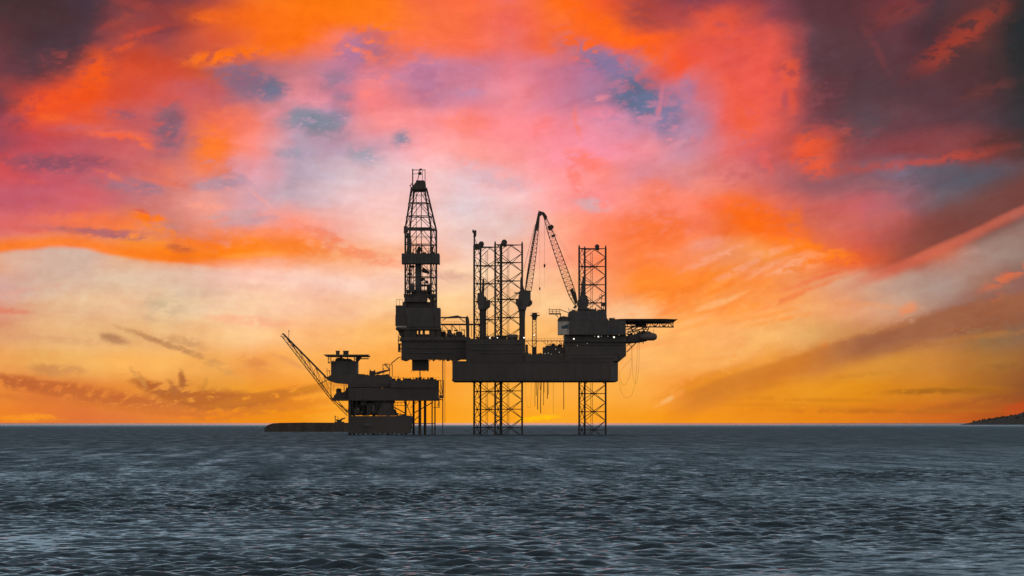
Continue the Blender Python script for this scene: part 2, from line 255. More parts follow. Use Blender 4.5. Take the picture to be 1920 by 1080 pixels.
def build_world():
    w = NT(wt)
    brush = brush_group()
    tc = N(wt, 'ShaderNodeTexCoord').outputs['Generated']
    d = w.vec('NORMALIZE', tc)
    dx, dy, dz = w.sep(d)
    az = w.math('ARCTAN2', dx, dy)
    el = w.math('ARCSINE', dz)
    U = w.math('MULTIPLY_ADD', az, FPX, 960.0)
    V = w.math('MULTIPLY_ADD', el, -FPX, 792.5)
    P = w.comb(U, V)
    # billowing displacement of the cloud deck, weaker towards the horizon where clouds lie flat
    amp = w.mapr(V, 800, 420, .22, 1.0)
    n1 = w.noise(w.mapping(P, (0, 0, 0), R(-12), (1.35, 1.0, 1)), 1 / 210.0, 6, .56, 0.4)
    n2 = w.noise(w.mapping(P, (900, 300, 0), R(-16), (2.6, 1.0, 1)), 1 / 60.0, 5, .6, 0.3)
    off1 = w.vec('SUBTRACT', n1['Color'], (.5, .5, .5))
    off2 = w.vec('SUBTRACT', n2['Color'], (.5, .5, .5))
    ampv = w.comb(w.math('MULTIPLY', amp, 105.0), w.math('MULTIPLY', amp, 90.0), 0.0)
    ampw = w.comb(w.math('MULTIPLY', amp, 72.0), w.math('MULTIPLY', amp, 38.0), 0.0)
    Q = w.vec('ADD', P, w.vec('ADD', w.vec('MULTIPLY', off1, ampv), w.vec('MULTIPLY', off2, ampw)))
    qx, qy, _ = w.sep(Q)
    n4 = w.noise(w.mapping(P, (500, 100, 0), R(-6), (1.8, 1.0, 1)), 1 / 26.0, 5, .62, 0.2)
    off4 = w.vec('SUBTRACT', n4['Color'], (.5, .5, .5))
    u01 = w.math('DIVIDE', w.math('ADD', qx, 40.0), 2000.0, clamp=True)
    Q2 = w.vec('ADD', P, w.vec('SCALE', w.vec('MULTIPLY', off1, ampv), scale=.32))
    Q2 = w.vec('ADD', Q2, w.vec('SCALE', w.vec('MULTIPLY', off2, ampw), scale=.22))
    Q2 = w.vec('ADD', Q2, w.vec('SCALE', off4, scale=6.0))
    puff = w.math('SUBTRACT', w.noise(P, 1 / 26.0, 6, .62)['Fac'], .5)
    fold = w.math('SUBTRACT', w.noise(w.mapping(Q, (300, 50, 0), R(-10), (1.8, 1.0, 1)), 1 / 75.0, 6, .6, .5)['Fac'], .5)
    calm = w.mapr(V, 790, 560, .40, 1.0)

    def chained(col, v):
        q_ = N(wt, 'ShaderNodeVectorMath', operation='MULTIPLY_ADD')   # keeps the evaluation in sequence
        w.l(col, q_.inputs[0]); q_.inputs[1].default_value = (1e-6, 1e-6, 0); w.l(v, q_.inputs[2])
        return q_.outputs[0]

    def deck(x0, x1, tilt):
        """the cloud deck between azimuths x0 and x1"""
        streak = w.math('SUBTRACT', w.noise(w.mapping(Q2, (200, 100, 0), R(tilt), (6.0, 1.0, 1)), 1 / 30.0, 6, .62)['Fac'], .5)
        ragged = w.math('ADD', w.math('MULTIPLY', w.math('SUBTRACT', n2['Fac'], .5), .8),
                        w.math('ADD', w.math('MULTIPLY', streak, .6), w.math('MULTIPLY', w.math('SUBTRACT', n4['Fac'], .5), .25)))
        rag_body = w.math('MULTIPLY', ragged, .5)
        rag_low = w.math('MULTIPLY', ragged, .15)
        rag_thin = w.math('MULTIPLY', ragged, .5)
        col = None
        prev = None
        for y, s in ROWS:
            stops = [((80.0 * i + 40.0) / 2000.0, lin(h)) for i, h in enumerate(s.split())]
            c = w.ramp(u01, stops, 'LINEAR')
            col = c if col is None else w.mix(w.mapr(qy, prev, y), col, c)
            prev = y
        for (x, y, rx, ry, t_, c, k, soft) in CLOUDS:
            ext = max(abs(rx * math.cos(R(t_))), abs(ry * math.sin(R(t_)))) * 1.7 + 30
            if x + ext < x0 or x - ext > x1:
                continue
            n = N(wt, 'ShaderNodeGroup', node_tree=brush)
            w.l(col, n.inputs[0]); w.l(Q2, n.inputs[1]); w.l(rag_low if y > 600 else rag_thin if ry < 13 else rag_body, n.inputs[2])
            n.inputs[3].default_value = (x, y, 0); n.inputs[4].default_value = (0, 0, R(t_)); n.inputs[5].default_value = (rx * 1.25, ry * 1.25, 1)
            n.inputs[6].default_value = lin(c); n.inputs[7].default_value = max(.05, .9 - .75 * soft); n.inputs[8].default_value = k
            col = n.outputs[0]

        def band(pts, above, under, hexcol, k, fade, rag):
            f_ = N(wt, 'ShaderNodeFloatCurve')
            cc = f_.mapping.curves[0]
            while len(cc.points) < len(pts): cc.points.new(.5, .5)
            xa, xb = pts[0][0], pts[-1][0]
            for p, (a, b) in zip(cc.points, pts):
                p.location = ((a - xa) / (xb - xa), (b - 300) / 500.0)
            f_.mapping.update()
            ux = w.sep(chained(col, P))[0]
            w.put(f_.inputs['Value'], w.math('DIVIDE', w.math('SUBTRACT', ux, xa), xb - xa, clamp=True))
            e = w.math('MULTIPLY_ADD', f_.outputs[0], 500.0, 300.0)
            q = w.math('ADD', w.math('SUBTRACT', V, e), w.math('MULTIPLY', ragged, rag))
            m_ = w.math('MULTIPLY', w.mapr(q, above[0], above[1]), w.mapr(q, under[1], under[0]))
            m_ = w.math('MULTIPLY', m_, w.math('MULTIPLY', w.mapr(ux, fade[0], fade[1]), w.mapr(ux, fade[3], fade[2])))
            return w.mix(w.math('MULTIPLY', m_, k), col, lin(hexcol))

        if x0 < 500:      # sharp lower rim of the left cloud deck
            E1 = [(-300, 500), (0, 477), (60, 470), (115, 466), (165, 470), (210, 479), (280, 488), (350, 493), (400, 500), (440, 505), (540, 516)]
            col = band(E1, (-4, 12), (16, 80), 'dcb8a2', .55, (-280, -60, 300, 500), 14)
            col = band(E1, (-36, -10), (-5, 6), 'ff7e1a', .9, (-280, -60, 300, 470), 12)
        else:             # diagonal rims on the right
            E2 = [(1200, 640), (1400, 600), (1560, 556), (1607, 538), (1707, 498), (1813, 452), (1920, 402), (2200, 300)]
            col = band(E2, (-110, -50), (-22, -2), '7a443c', .85, (1590, 1780, 2100, 2200), 26)
            col = band(E2, (-22, -10), (-6, 14), 'd86a52', .6, (1540, 1660, 2100, 2200), 12)
            col = band(E2, (-2, 34), (50, 110), 'b0968a', .5, (1540, 1760, 2100, 2200), 12)
            E3 = [(1200, 790), (1250, 752), (1290, 733), (1380, 697), (1480, 667), (1557, 640), (1680, 610), (1780, 575), (1847, 562), (1920, 545), (2200, 480)]
            col = band(E3, (-4, 10), (24, 66), 'd47e2c', .9, (1230, 1330, 1480, 1640), 9)
            col = band(E3, (-4, 12), (26, 68), '9e6244', .92, (1470, 1640, 2100, 2200), 9)

        # folds and fibres: thicker and thinner cloud shifts between warm and grey
        fl = w.math('ADD', w.math('MULTIPLY', streak, .38), w.math('ADD', w.math('MULTIPLY', puff, .30), w.math('MULTIPLY', fold, .62)))
        fl = w.math('MULTIPLY', fl, calm)
        gr = w.comb(w.math('MULTIPLY_ADD', fl, .45, 1.0), w.math('MULTIPLY_ADD', fl, 1.0, 1.0), w.math('MULTIPLY_ADD', fl, 1.1, 1.0))
        return w.vec('MULTIPLY', col, gr)

    deckL = deck(-1500, 1000, 7)
    deckR = deck(900, 3400, -20)

    # above and around the frame: dusk, broken grey-violet cloud thinning into the clear evening sky
    n3 = w.noise(w.vec('MULTIPLY', d, (1, 1, 2.5)), 3.2, 6, .58, .3)['Fac']
    cover = w.mapr(n3, .34, .62, 0.25, .95)
    fU = w.math('MULTIPLY', w.mapr(U, -1500, -150), w.mapr(U, 3420, 2070))
    fV = w.mapr(w.math('MULTIPLY_ADD', w.math('SUBTRACT', n3, .5), 700.0, V), -420, -60)
    inside = w.math('MULTIPLY', fU, fV)
    sky = N(wt, 'ShaderNodeTexSky', sky_type='NISHITA', sun_disc=False)
    sky.sun_elevation = SUN_EL
    sky.sun_rotation = SUN_AZ
    sky.altitude = 5.0
    sky.air_density = 1.0
    sky.dust_density = 1.5
    sky.ozone_density = 3.0
    bg1 = N(wt, 'ShaderNodeBackground'); w.l(sky.outputs[0], bg1.inputs[0]); bg1.inputs[1].default_value = SKY_K
    bgc = N(wt, 'ShaderNodeBackground'); bgc.inputs[0].default_value = DUSK
    w.l(w.mapr(el, R(7), R(55), 1.2, .62), bgc.inputs[1])      # evening cloud is brightest low down
    bL = N(wt, 'ShaderNodeBackground'); w.l(deckL, bL.inputs[0])
    bR = N(wt, 'ShaderNodeBackground'); w.l(deckR, bR.inputs[0])
    bg2 = N(wt, 'ShaderNodeMixShader'); w.l(w.mapr(U, 905, 995), bg2.inputs[0]); w.l(bL.outputs[0], bg2.inputs[1]); w.l(bR.outputs[0], bg2.inputs[2])
    m1 = N(wt, 'ShaderNodeMixShader'); w.l(cover, m1.inputs[0]); w.l(bg1.outputs[0], m1.inputs[1]); w.l(bgc.outputs[0], m1.inputs[2])
    m2 = N(wt, 'ShaderNodeMixShader'); w.l(inside, m2.inputs[0]); w.l(m1.outputs[0], m2.inputs[1]); w.l(bg2.outputs[0], m2.inputs[2])
    out = N(wt, 'ShaderNodeOutputWorld'); w.l(m2.outputs[0], out.inputs[0])


SKY_K = 0.10
DUSK = (0.52, 0.73, 0.89, 1)
build_world()


# ------------------------------------------------------------------ materials
def material(name, base, rough=.7, metal=0.0, var=.35, scale=.35, emit=None, spec=.3):
    m = bpy.data.materials.new(name)
    m.use_nodes = True
    t = m.node_tree
    w = NT(t)
    p = t.nodes['Principled BSDF']
    g = N(t, 'ShaderNodeNewGeometry').outputs['Position']
    n = w.noise(w.mapping(g, (0, 0, 0), 0, (1, 1, 2.5)), scale, 6, .6)['Fac']
    n2_ = w.noise(g, scale * 9, 4, .6)['Fac']
    f = w.math('MULTIPLY_ADD', n, .7, w.math('MULTIPLY', n2_, .3))
    lo = tuple(c * (1 - var) for c in base[:3]) + (1,)
    hi = tuple(min(1, c * (1 + var)) for c in base[:3]) + (1,)
    w.l(w.mix(w.mapr(f, .3, .7), lo, hi), p.inputs['Base Color'])
    w.l(w.mapr(n2_, .3, .7, max(.05, rough - .12), min(1, rough + .12)), p.inputs['Roughness'])
    p.inputs['Metallic'].default_value = metal
    p.inputs['Specular IOR Level'].default_value = spec if rough < .9 else .05
    if emit:
        p.inputs['Emission Color'].default_value = emit[0] + (1,)
        p.inputs['Emission Strength'].default_value = emit[1]
    return m


M = {
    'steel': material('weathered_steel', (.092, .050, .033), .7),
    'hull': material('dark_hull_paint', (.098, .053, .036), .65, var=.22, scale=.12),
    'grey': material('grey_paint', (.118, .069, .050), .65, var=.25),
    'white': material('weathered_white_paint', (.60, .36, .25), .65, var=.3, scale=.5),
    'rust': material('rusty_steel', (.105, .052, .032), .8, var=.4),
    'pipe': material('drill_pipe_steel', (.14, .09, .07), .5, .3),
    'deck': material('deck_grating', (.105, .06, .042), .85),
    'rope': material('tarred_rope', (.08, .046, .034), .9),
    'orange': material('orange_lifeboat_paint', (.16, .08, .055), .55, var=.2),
    'glass': material('dark_window_glass', (.03, .035, .04), .15, var=.1),
    'lamp': material('lit_floodlight_lens', (.8, .8, .75), .4, var=.05, emit=((1.0, .93, .78), 1.6)),
    'dim': material('dim_bulkhead_lens', (.6, .55, .45), .4, var=.05, emit=((1.0, .8, .55), .35)),
    'tree': material('dark_conifer_needles', (.062, .034, .022), .95, var=.15),
    'soil': material('hill_scrub', (.070, .038, .025), .95, var=.2, scale=.02),
}

# ------------------------------------------------------------------ mesh helpers
K0 = 1.0 / FPX


def at(px, py, Y):
    return Vector(((px - 960.0) * Y * K0, Y, CAM_H + (792.5 - py) * Y * K0))


class MB:
    def __init__(self):
        self.v = []
        self.f = []

    def _add(self, vs, fs):
        o = len(self.v)
        self.v += [tuple(q) for q in vs]
        self.f += [tuple(i + o for i in q) for q in fs]
        return self

    def box(self, lo, hi):
        x0, y0, z0 = lo; x1, y1, z1 = hi
        return self._add([(x0, y0, z0), (x1, y0, z0), (x1, y1, z0), (x0, y1, z0), (x0, y0, z1), (x1, y0, z1), (x1, y1, z1), (x0, y1, z1)],
                         [(0, 3, 2, 1), (4, 5, 6, 7), (0, 1, 5, 4), (1, 2, 6, 5), (2, 3, 7, 6), (3, 0, 4, 7)])

    def pbox(self, px0, px1, py0, py1, Y0, Y1):
        """box whose front face (at distance Y0) spans the given photo pixels, reaching back to Y1"""
        a = at(px0, py1, Y0); b = at(px1, py0, Y0)
        return self.box((a.x, Y0, a.z), (b.x, Y1, b.z))

    def bar(self, p, q, r, n=6, r2=None):
        p = Vector(p); q = Vector(q)
        r2 = r if r2 is None else r2
        d = (q - p)
        if d.length < 1e-6: return self
        d.normalize()
        a = Vector((0, 0, 1)) if abs(d.z) < .9 else Vector((1, 0, 0))
        u = d.cross(a).normalized(); v = d.cross(u)
        vs = []
        for c, rr in ((p, r), (q, r2)):
            for i in range(n):
                t = 2 * math.pi * (i + .5) / n
                vs.append(c + u * (rr * math.cos(t)) + v * (rr * math.sin(t)))
        fs = [(i, (i + 1) % n, n + (i + 1) % n, n + i) for i in range(n)]
        fs += [tuple(range(n - 1, -1, -1)), tuple(range(n, 2 * n))]
        return self._add(vs, fs)

    def pbar(self, a, b, Ya, Yb, r, n=6, r2=None):
        return self.bar(at(a[0], a[1], Ya), at(b[0], b[1], Yb), r, n, r2)

    def path(self, pts, r, n=5):
        for a, b in zip(pts, pts[1:]): self.bar(a, b, r, n)
        return self

    def prism(self, poly, Y0, Y1):
        """outline given in photo pixels at distance Y0, extruded straight back to Y1"""
        q = [at(x, y, Y0) for x, y in poly]
        n = len(q)
        area = sum(q[i].x * q[(i + 1) % n].z - q[(i + 1) % n].x * q[i].z for i in range(n))
        if area < 0: q.reverse()
        vs = q + [Vector((p.x, Y1, p.z)) for p in q]
        fs = [tuple(range(n)), tuple(range(2 * n - 1, n - 1, -1))]
        fs += [(i, n + i, n + (i + 1) % n, (i + 1) % n) for i in range(n)]
        return self._add(vs, fs)

    def plan(self, poly, z0, z1):
        """outline in plan (x, y world metres) between two heights"""
        n = len(poly)
        area = sum(poly[i][0] * poly[(i + 1) % n][1] - poly[(i + 1) % n][0] * poly[i][1] for i in range(n))
        if area < 0: poly = poly[::-1]
        vs = [(x, y, z0) for x, y in poly] + [(x, y, z1) for x, y in poly]
        fs = [tuple(range(n - 1, -1, -1)), tuple(range(n, 2 * n))] + [(i, (i + 1) % n, n + (i + 1) % n, n + i) for i in range(n)]
        return self._add(vs, fs)

    def lathe(self, c, prof, n=12, axis='z'):
        c = Vector(c)
        vs = []; fs = []
        for h, r in prof:
            for i in range(n):
                t = 2 * math.pi * i / n
                o = (r * math.cos(t), r * math.sin(t), h)
                if axis == 'x': o = (o[2], o[0], o[1])
                if axis == 'y': o = (o[1], o[2], o[0])
                vs.append(c + Vector(o))
        m = len(prof)
        for k in range(m - 1):
            for i in range(n):
                fs.append((k * n + i, k * n + (i + 1) % n, (k + 1) * n + (i + 1) % n, (k + 1) * n + i))
        fs += [tuple(range(n - 1, -1, -1)), tuple(range((m - 1) * n, m * n))]
        return self._add(vs, fs)

    def build(self, name, mat, parent=None, kind=None, label=None):
        o0 = OFF.get(parent, Vector((0, 0, 0))) if parent else Vector((0, 0, 0))
        me = bpy.data.meshes.new(name)
        me.from_pydata([(x - o0.x, y - o0.y, z - o0.z) for x, y, z in self.v], [], self.f)
        me.materials.append(M[mat] if isinstance(mat, str) else mat)
        o = bpy.data.objects.new(name, me)
        COL.objects.link(o)
        if parent:
            o.parent = parent
            OFF[o] = o0
        if kind: o['kind'] = kind
        if label: o['label'] = label
        return o


OFF = {}


def thing(name, label, cat, loc, group=None):
    o = bpy.data.objects.new(name, None)
    o.empty_display_size = .5
    COL.objects.link(o)
    o.location = loc
    o['label'] = label; o['category'] = cat
    if group: o['group'] = group
    OFF[o] = Vector(loc)
    return o


def part(name, parent, label=None):
    """a part that is only a holder of its sub-parts"""
    o = bpy.data.objects.new(name, None)
    o.empty_display_size = .5
    COL.objects.link(o)
    o.parent = parent
    OFF[o] = OFF[parent]
    if label: o['label'] = label
    return o


def tag(o, label, cat, group=None):
    o['label'] = label; o['category'] = cat
    if group: o['group'] = group
    return o


# ------------------------------------------------------------------ sea
def build_sea():
    g = np.random.default_rng(11)
    # swell and wind chop: many short-crested sine components running mostly towards the camera
    nw = 140
    lam = np.exp(np.linspace(math.log(.42), math.log(8.0), nw)) * g.uniform(.93, 1.07, nw)
    th = g.normal(R(-80), R(31), nw)
    kx = 2 * np.pi / lam * np.cos(th); ky = 2 * np.pi / lam * np.sin(th)
    slope = SLOPE * np.interp(np.log(lam), np.log([.42, .7, 1.1, 1.8, 2.8, 4.5, 8.0]), [1.1, 1.35, 1.35, 1.0, .65, .45, .3])
    amp = slope * lam / (2 * np.pi)
    ph = g.uniform(0, 2 * np.pi, nw)
    rows = [100.0]
    while rows[-1] < 2600:
        d = rows[-1]
        rows.append(d + (.15 + (d - 100) * .0005 if d < 330 else .265 + (d - 330) * .0036))
    rows = np.array(rows)
    nc = 560
    s = np.linspace(-1, 1, nc)
    Xg = s[None, :] * (16 + rows[:, None] * .165)
    Yg = np.repeat(rows[:, None], nc, 1)
    cell = np.maximum(np.gradient(rows)[:, None], (16 + rows[:, None] * .165) * 2 / nc)
    Z = np.zeros_like(Xg)
    patch = .72 + .55 * (np.sin(Xg * .043 + Yg * .017 + 1) * np.sin(Yg * .021 - Xg * .011) + .4 * np.sin(Xg * .11 - Yg * .05 + 2))
    patch = np.clip(patch, .35, 1.35)
    for i in range(nw):
        wgt = np.clip((lam[i] / cell[:, 0] - 2.2) / 2.0, 0, 1)
        act = wgt > 0
        if not act.any(): continue
        ph_ = kx[i] * Xg[act] + ky[i] * Yg[act] + ph[i]
        Z[act] += (amp[i] * wgt[act])[:, None] * (np.sin(ph_) + .3 * np.cos(2 * ph_)) * (patch[act] if lam[i] < 8 else 1.0)
    fade = np.minimum(np.clip((1 - np.abs(s)) / .03, 0, 1)[None, :], 1.0) * np.clip((rows - 100) / 6, 0, 1)[:, None] * np.clip((2600 - rows) / 500, 0, 1)[:, None]
    Z *= fade
    nr = len(rows)
    co = np.stack([Xg, Yg, Z], -1).reshape(-1, 3)
    idx = np.arange(nr * nc).reshape(nr, nc)
    q = np.stack([idx[:-1, :-1], idx[:-1, 1:], idx[1:, 1:], idx[1:, :-1]], -1).reshape(-1, 4)
    # calm outer sheets that carry the water to the horizon all round
    e0 = 16 + 100 * .165; e1 = 16 + rows[-1] * .165; yl = rows[-1]
    F = 60000.0
    extra = np.array([(-e0, 100, 0), (e0, 100, 0), (e1, yl, 0), (-e1, yl, 0), (-F, -F, 0), (F, -F, 0), (F, F, 0), (-F, F, 0)])
    b = len(co)
    co = np.concatenate([co, extra])
    q2 = np.array([(b + 4, b + 5, b + 1, b + 0), (b + 5, b + 6, b + 2, b + 1), (b + 6, b + 7, b + 3, b + 2), (b + 7, b + 4, b + 0, b + 3)])
    q = np.concatenate([q, q2])
    me = bpy.data.meshes.new('sea')
    me.vertices.add(len(co)); me.vertices.foreach_set('co', co.astype(np.float32).ravel())
    me.loops.add(q.size); me.loops.foreach_set('vertex_index', q.astype(np.int32).ravel())
    me.polygons.add(len(q)); me.polygons.foreach_set('loop_start', np.arange(0, q.size, 4, dtype=np.int32))
    me.polygons.foreach_set('use_smooth', np.ones(len(q), dtype=bool))
    me.update(calc_edges=True)
    m = bpy.data.materials.new('sea_water')
    m.use_nodes = True
    t = m.node_tree; w = NT(t); p = t.nodes['Principled BSDF']
    p.inputs['Base Color'].default_value = WATER
    p.inputs['Roughness'].default_value = .10
    p.inputs['IOR'].default_value = 1.333
    pos = N(t, 'ShaderNodeNewGeometry').outputs['Position']
    dist = w.sep(pos)[1]
    # capillary ripples near by, unresolved chop far away: slopes drawn from noise, rougher in gusts
    r1 = w.noise(w.mapping(pos, (0, 0, 0), R(6), (1.9, 1, 1)), 2.6, 5, .68)['Color']
    r2 = w.noise(w.mapping(pos, (5, 9, 0), R(-5), (1.5, 1, 1)), .33, 5, .65)['Color']
    gust = w.noise(w.mapping(pos, (3, 40, 0), R(4), (1, 7, 1)), .05, 4, .6)['Fac']
    gust = w.mapr(gust, .30, .70, .55, 1.45)
    s1 = w.math('MULTIPLY', w.mapr(dist, 150, 900, SIG[0], SIG[1], smooth=False), w.mapr(dist, 2200, 10000, 1.0, .35))
    s2 = w.math('MULTIPLY', w.mapr(dist, 250, 1300, SIG[2], SIG[3], smooth=False), w.mapr(dist, 2200, 10000, 1.0, .35))
    v = w.vec('ADD', w.vec('SCALE', w.vec('SUBTRACT', r1, (.5, .5, .5)), scale=w.math('MULTIPLY', s1, gust)),
              w.vec('SCALE', w.vec('SUBTRACT', r2, (.5, .5, .5)), scale=w.math('MULTIPLY', s2, gust)))
    v = w.vec('MULTIPLY', v, (1, 1, 0))
    # wave groups: long flat patches leaning a little towards or away from the wind
    grp = w.math('SUBTRACT', w.noise(w.mapping(pos, (30, 4, 0), R(3), (1, 14, 1)), .24, 6, .68)['Fac'], .5)
    lean = w.math('ADD', w.mapr(dist, 120, 520, LEAN[0], LEAN[1]), w.mapr(dist, 2400, 12000, 0.0, LEAN[2]))
    lean = w.math('ADD', lean, w.math('MULTIPLY', grp, w.mapr(dist, 130, 600, GROUP[0], GROUP[1], smooth=False)))
    v = w.vec('SUBTRACT', v, w.comb(0.0, lean, 0.0))
    nrm = w.vec('NORMALIZE', w.vec('ADD', N(t, 'ShaderNodeNewGeometry').outputs['Normal'], v))
    w.l(nrm, p.inputs['Normal'])
    rg = w.mapr(dist, 110, 900, ROUGH[0], ROUGH[1], smooth=False)
    w.l(w.math('MULTIPLY', rg, w.mapr(dist, 2000, 9000, 1.0, ROUGH[2])), p.inputs['Roughness'])
    me.materials.append(m)
    o = bpy.data.objects.new('sea', me)
    o['kind'] = 'structure'
    COL.objects.link(o)


SLOPE = .037
WATER = (.021, .021, .020, 1)
SIG = (.5, .6, .3, .45)
ROUGH = (.08, .46, .25)
GROUP = (.25, 1.0)
LEAN = (.135, .26, -.262)
build_sea()


# ------------------------------------------------------------------ wooded headland far right
def build_hill():
    g = np.random.default_rng(5)

    def ridge(x):
        pts = [(1690, -6), (1780, -3), (1795, .2), (1812, 2.5), (1835, 8), (1860, 12), (1880, 15), (1900, 17.5), (1912, 20), (1922, 24), (1960, 33), (2050, 46), (2200, 62), (2500, 76), (3000, 80), (3600, 50)]
        return np.interp(x, [a for a, b in pts], [b for a, b in pts])
    Yh = 9000.0
    nx, ny = 150, 24
    xs = np.linspace(1690, 3600, nx); vs = []
    for j in range(ny):
        v = j / (ny - 1)
        for i in range(nx):
            z = ridge(xs[i]) * Yh * K0 * (math.sin(math.pi * min(1, v * 1.0) ** .8) ** .9) * (1 + .06 * math.sin(i * .9 + j * 1.7))
            yy = Yh - 900 + 2600 * v
            vs.append(((xs[i] - 960) * yy * K0, yy, z * yy / Yh - 1.1))
    fs = [(j * nx + i, j * nx + i + 1, (j + 1) * nx + i + 1, (j + 1) * nx + i) for j in range(ny - 1) for i in range(nx - 1)]
    b = MB(); b._add(vs, fs)
    o = b.build('hill', 'soil', kind='structure')
    for p in o.data.polygons: p.use_smooth = True
    # the far-off wood on it: one mass of small conifers
    w_ = MB()
    for k in range(1500):
        i = int(g.beta(1.0, 2.2) * (nx - 8)) + 4
        j = int(g.integers(2, 18))
        x, y, z = vs[j * nx + i]
        if z < 6.0: continue
        x += g.uniform(-8, 8); y += g.uniform(-40, 40)
        h = g.uniform(1.4, 3.8) * min(1, .4 + z / 20); r = h * g.uniform(.35, .6)
        w_.bar((x, y, z - 2), (x, y, z + h * .35), r * .9, 5, r)
        w_.bar((x, y, z + h * .35), (x, y, z + h), r, 5, .08 * r)
    w_.build('forest', 'tree', kind='stuff', label='dark wood of small conifers along the far headland')


build_hill()


def clutter(parent, name, px0, px1, py, Y0, Y1, n, hmax, seed, wmax=7.0, down=False, mat='steel'):
    """small deck gear too tangled to pick apart: boxes, posts, pipes, drums standing along an edge"""
    r = random.Random(seed)
    b = MB()
    s = -1.0 if not down else 1.0
    for k in range(n):
        x = r.uniform(px0, px1); h = hmax * r.random() ** 2.0 + .5; wd = r.uniform(.8, wmax) * (1.0 if r.random() < .6 else .3)
        wd = min(wd, px1 - x + .5); Y = r.uniform(Y0, Y1); q = r.random()
        if q < .5:
            b.pbox(x, x + wd, min(py, py + s * h), max(py, py + s * h), Y, Y + r.uniform(.6, 2.5))
        elif q < .72:
            b.pbar((x, py), (x + r.uniform(-.6, .6), py + s * h * 1.5), Y, Y, r.uniform(.06, .18), 5)
        elif q < .88:
            b.pbar((x, py + s * h * .7), (min(px1, x + wd * 1.6), py + s * h * r.uniform(.3, .9)), Y, Y, r.uniform(.08, .2), 5)
            b.pbar((x, py), (x, py + s * h * .7), Y, Y, .08, 4)
        else:
            p = at(x, py + s * h * .5, Y)
            b.lathe(p, [(-.8, .2), (-.6, .25 + h * .09), (.6, .25 + h * .09), (.8, .2)], 8, 'x')
    return b.build(name, mat, parent, kind='stuff')


# ------------------------------------------------------------------ jack-up drilling rig
RIG = thing('jackup_rig', 'big dark jack-up drilling rig on three lattice legs with deckhouse and helideck', 'drilling rig', (9, 1500, 0))


def lattice_leg(cxpx, Y, top_py, z_node, mast=False):
    """triangular leg: three chords, horizontals every 7.55 m, K-braces meeting in the middle of each horizontal"""
    leg = part('leg', RIG)
    cx = (cxpx - 960) * Y * K0
    r, a0, bay = 6.71, R(-12.7), 7.55
    ang = [a0, a0 + R(120), a0 + R(240)]
    ch = [(cx + r * math.cos(a), Y + r * math.sin(a)) for a in ang]
    ztop = at(0, top_py, Y).z
    for x, y in ch:
        b = MB()
        b.bar((x, y, -6), (x, y, ztop), .42, 8)
        b.box((x - .08, y - .52, -6), (x + .08, y + .52, ztop))     # rack plate
        b.build('chord', 'steel', leg)
    zs = []
    z = z_node - bay
    while z < ztop - 1.0:
        zs.append(z); z += bay
    zs.append(ztop - .35)
    for k, z in enumerate(zs):
        for i in range(3):
            (xa, ya), (xb, yb) = ch[i], ch[(i + 1) % 3]
            mx, my = (xa + xb) / 2, (ya + yb) / 2
            MB().bar((xa, ya, z), (xb, yb, z), .16, 6).build('horizontal_brace', 'steel', leg)
            b = MB()
            if k == len(zs) - 1:
                zz = zs[-2] + bay / 2
                if zz < z - 1.5:
                    for x, y in ((xa, ya), (xb, yb)): b.bar((mx, my, z), (x, y, zz), .13, 5)
            else:
                for s in (-1, 1):
                    if z + s * bay / 2 > ztop: continue
                    for x, y in ((xa, ya), (xb, yb)): b.bar((mx, my, z), (x, y, z + s * bay / 2), .135, 5)
                b.bar((mx - .5, my, z), (mx + .5, my, z), .3, 6)      # node plate
            if b.v: b.build('diagonal_brace', 'steel', leg)
        # inner span breakers
        b = MB()
        mids = [((ch[i][0] + ch[(i + 1) % 3][0]) / 2, (ch[i][1] + ch[(i + 1) % 3][1]) / 2) for i in range(3)]
        for i in range(3): b.bar((*mids[i], z), (*mids[(i + 1) % 3], z), .09, 4)
        b.build('span_breaker', 'steel', leg)
    b = MB()
    for dx in (.4, 1.1): b.bar((cx + dx, Y, -4), (cx + dx, Y, ztop - 2), .09, 5)
    for k in range(int((ztop - 2) / 1.6)): b.bar((cx + .4, Y, k * 1.6), (cx + 1.1, Y, k * 1.6), .04, 4)
    b.build('ladder', 'steel', leg)
    return leg, ch, ztop


legA, chA, ztA = lattice_leg(909.5, 1514, 462, 3.0)
legB, chB, ztB = lattice_leg(949.2, 1484, 458, 3.0)
legC, chC, ztC = lattice_leg(1106.0, 1499, 465, 2.0)
# sheave housings and small gear on top of the legs
for lg, px, py, Y, r in ((legA, 902.5, 457.5, 1507, 1.15), (legB, 945.5, 454.5, 1478, 1.2), (legC, 1119.5, 462.3, 1499, .95)):
    p = at(px, py, Y)
    b = MB(); b.lathe((p.x, p.y - .4, p.z), [(-.35, r * .6), (-.2, r), (.9, r), (1.05, r * .6)], 16, 'y')
    b.box((p.x - .5, p.y - .4, p.z - r - .6), (p.x + .9, p.y + .4, p.z - r * .6))
    b.build('top_sheave', 'steel', lg)
b = MB(); b.pbox(889, 903, 457, 468, 1506, 1509); b.build('leg_top_platform', 'deck', legA)
for lg, ch, zt in ((legB, chB, ztB), (legC, chC, ztC), (legA, chA, ztA)):
    for x, y in ch: MB().bar((x, y, zt), (x, y, zt + 1.0), .42, 8, .2).build('chord_cap', 'steel', lg)

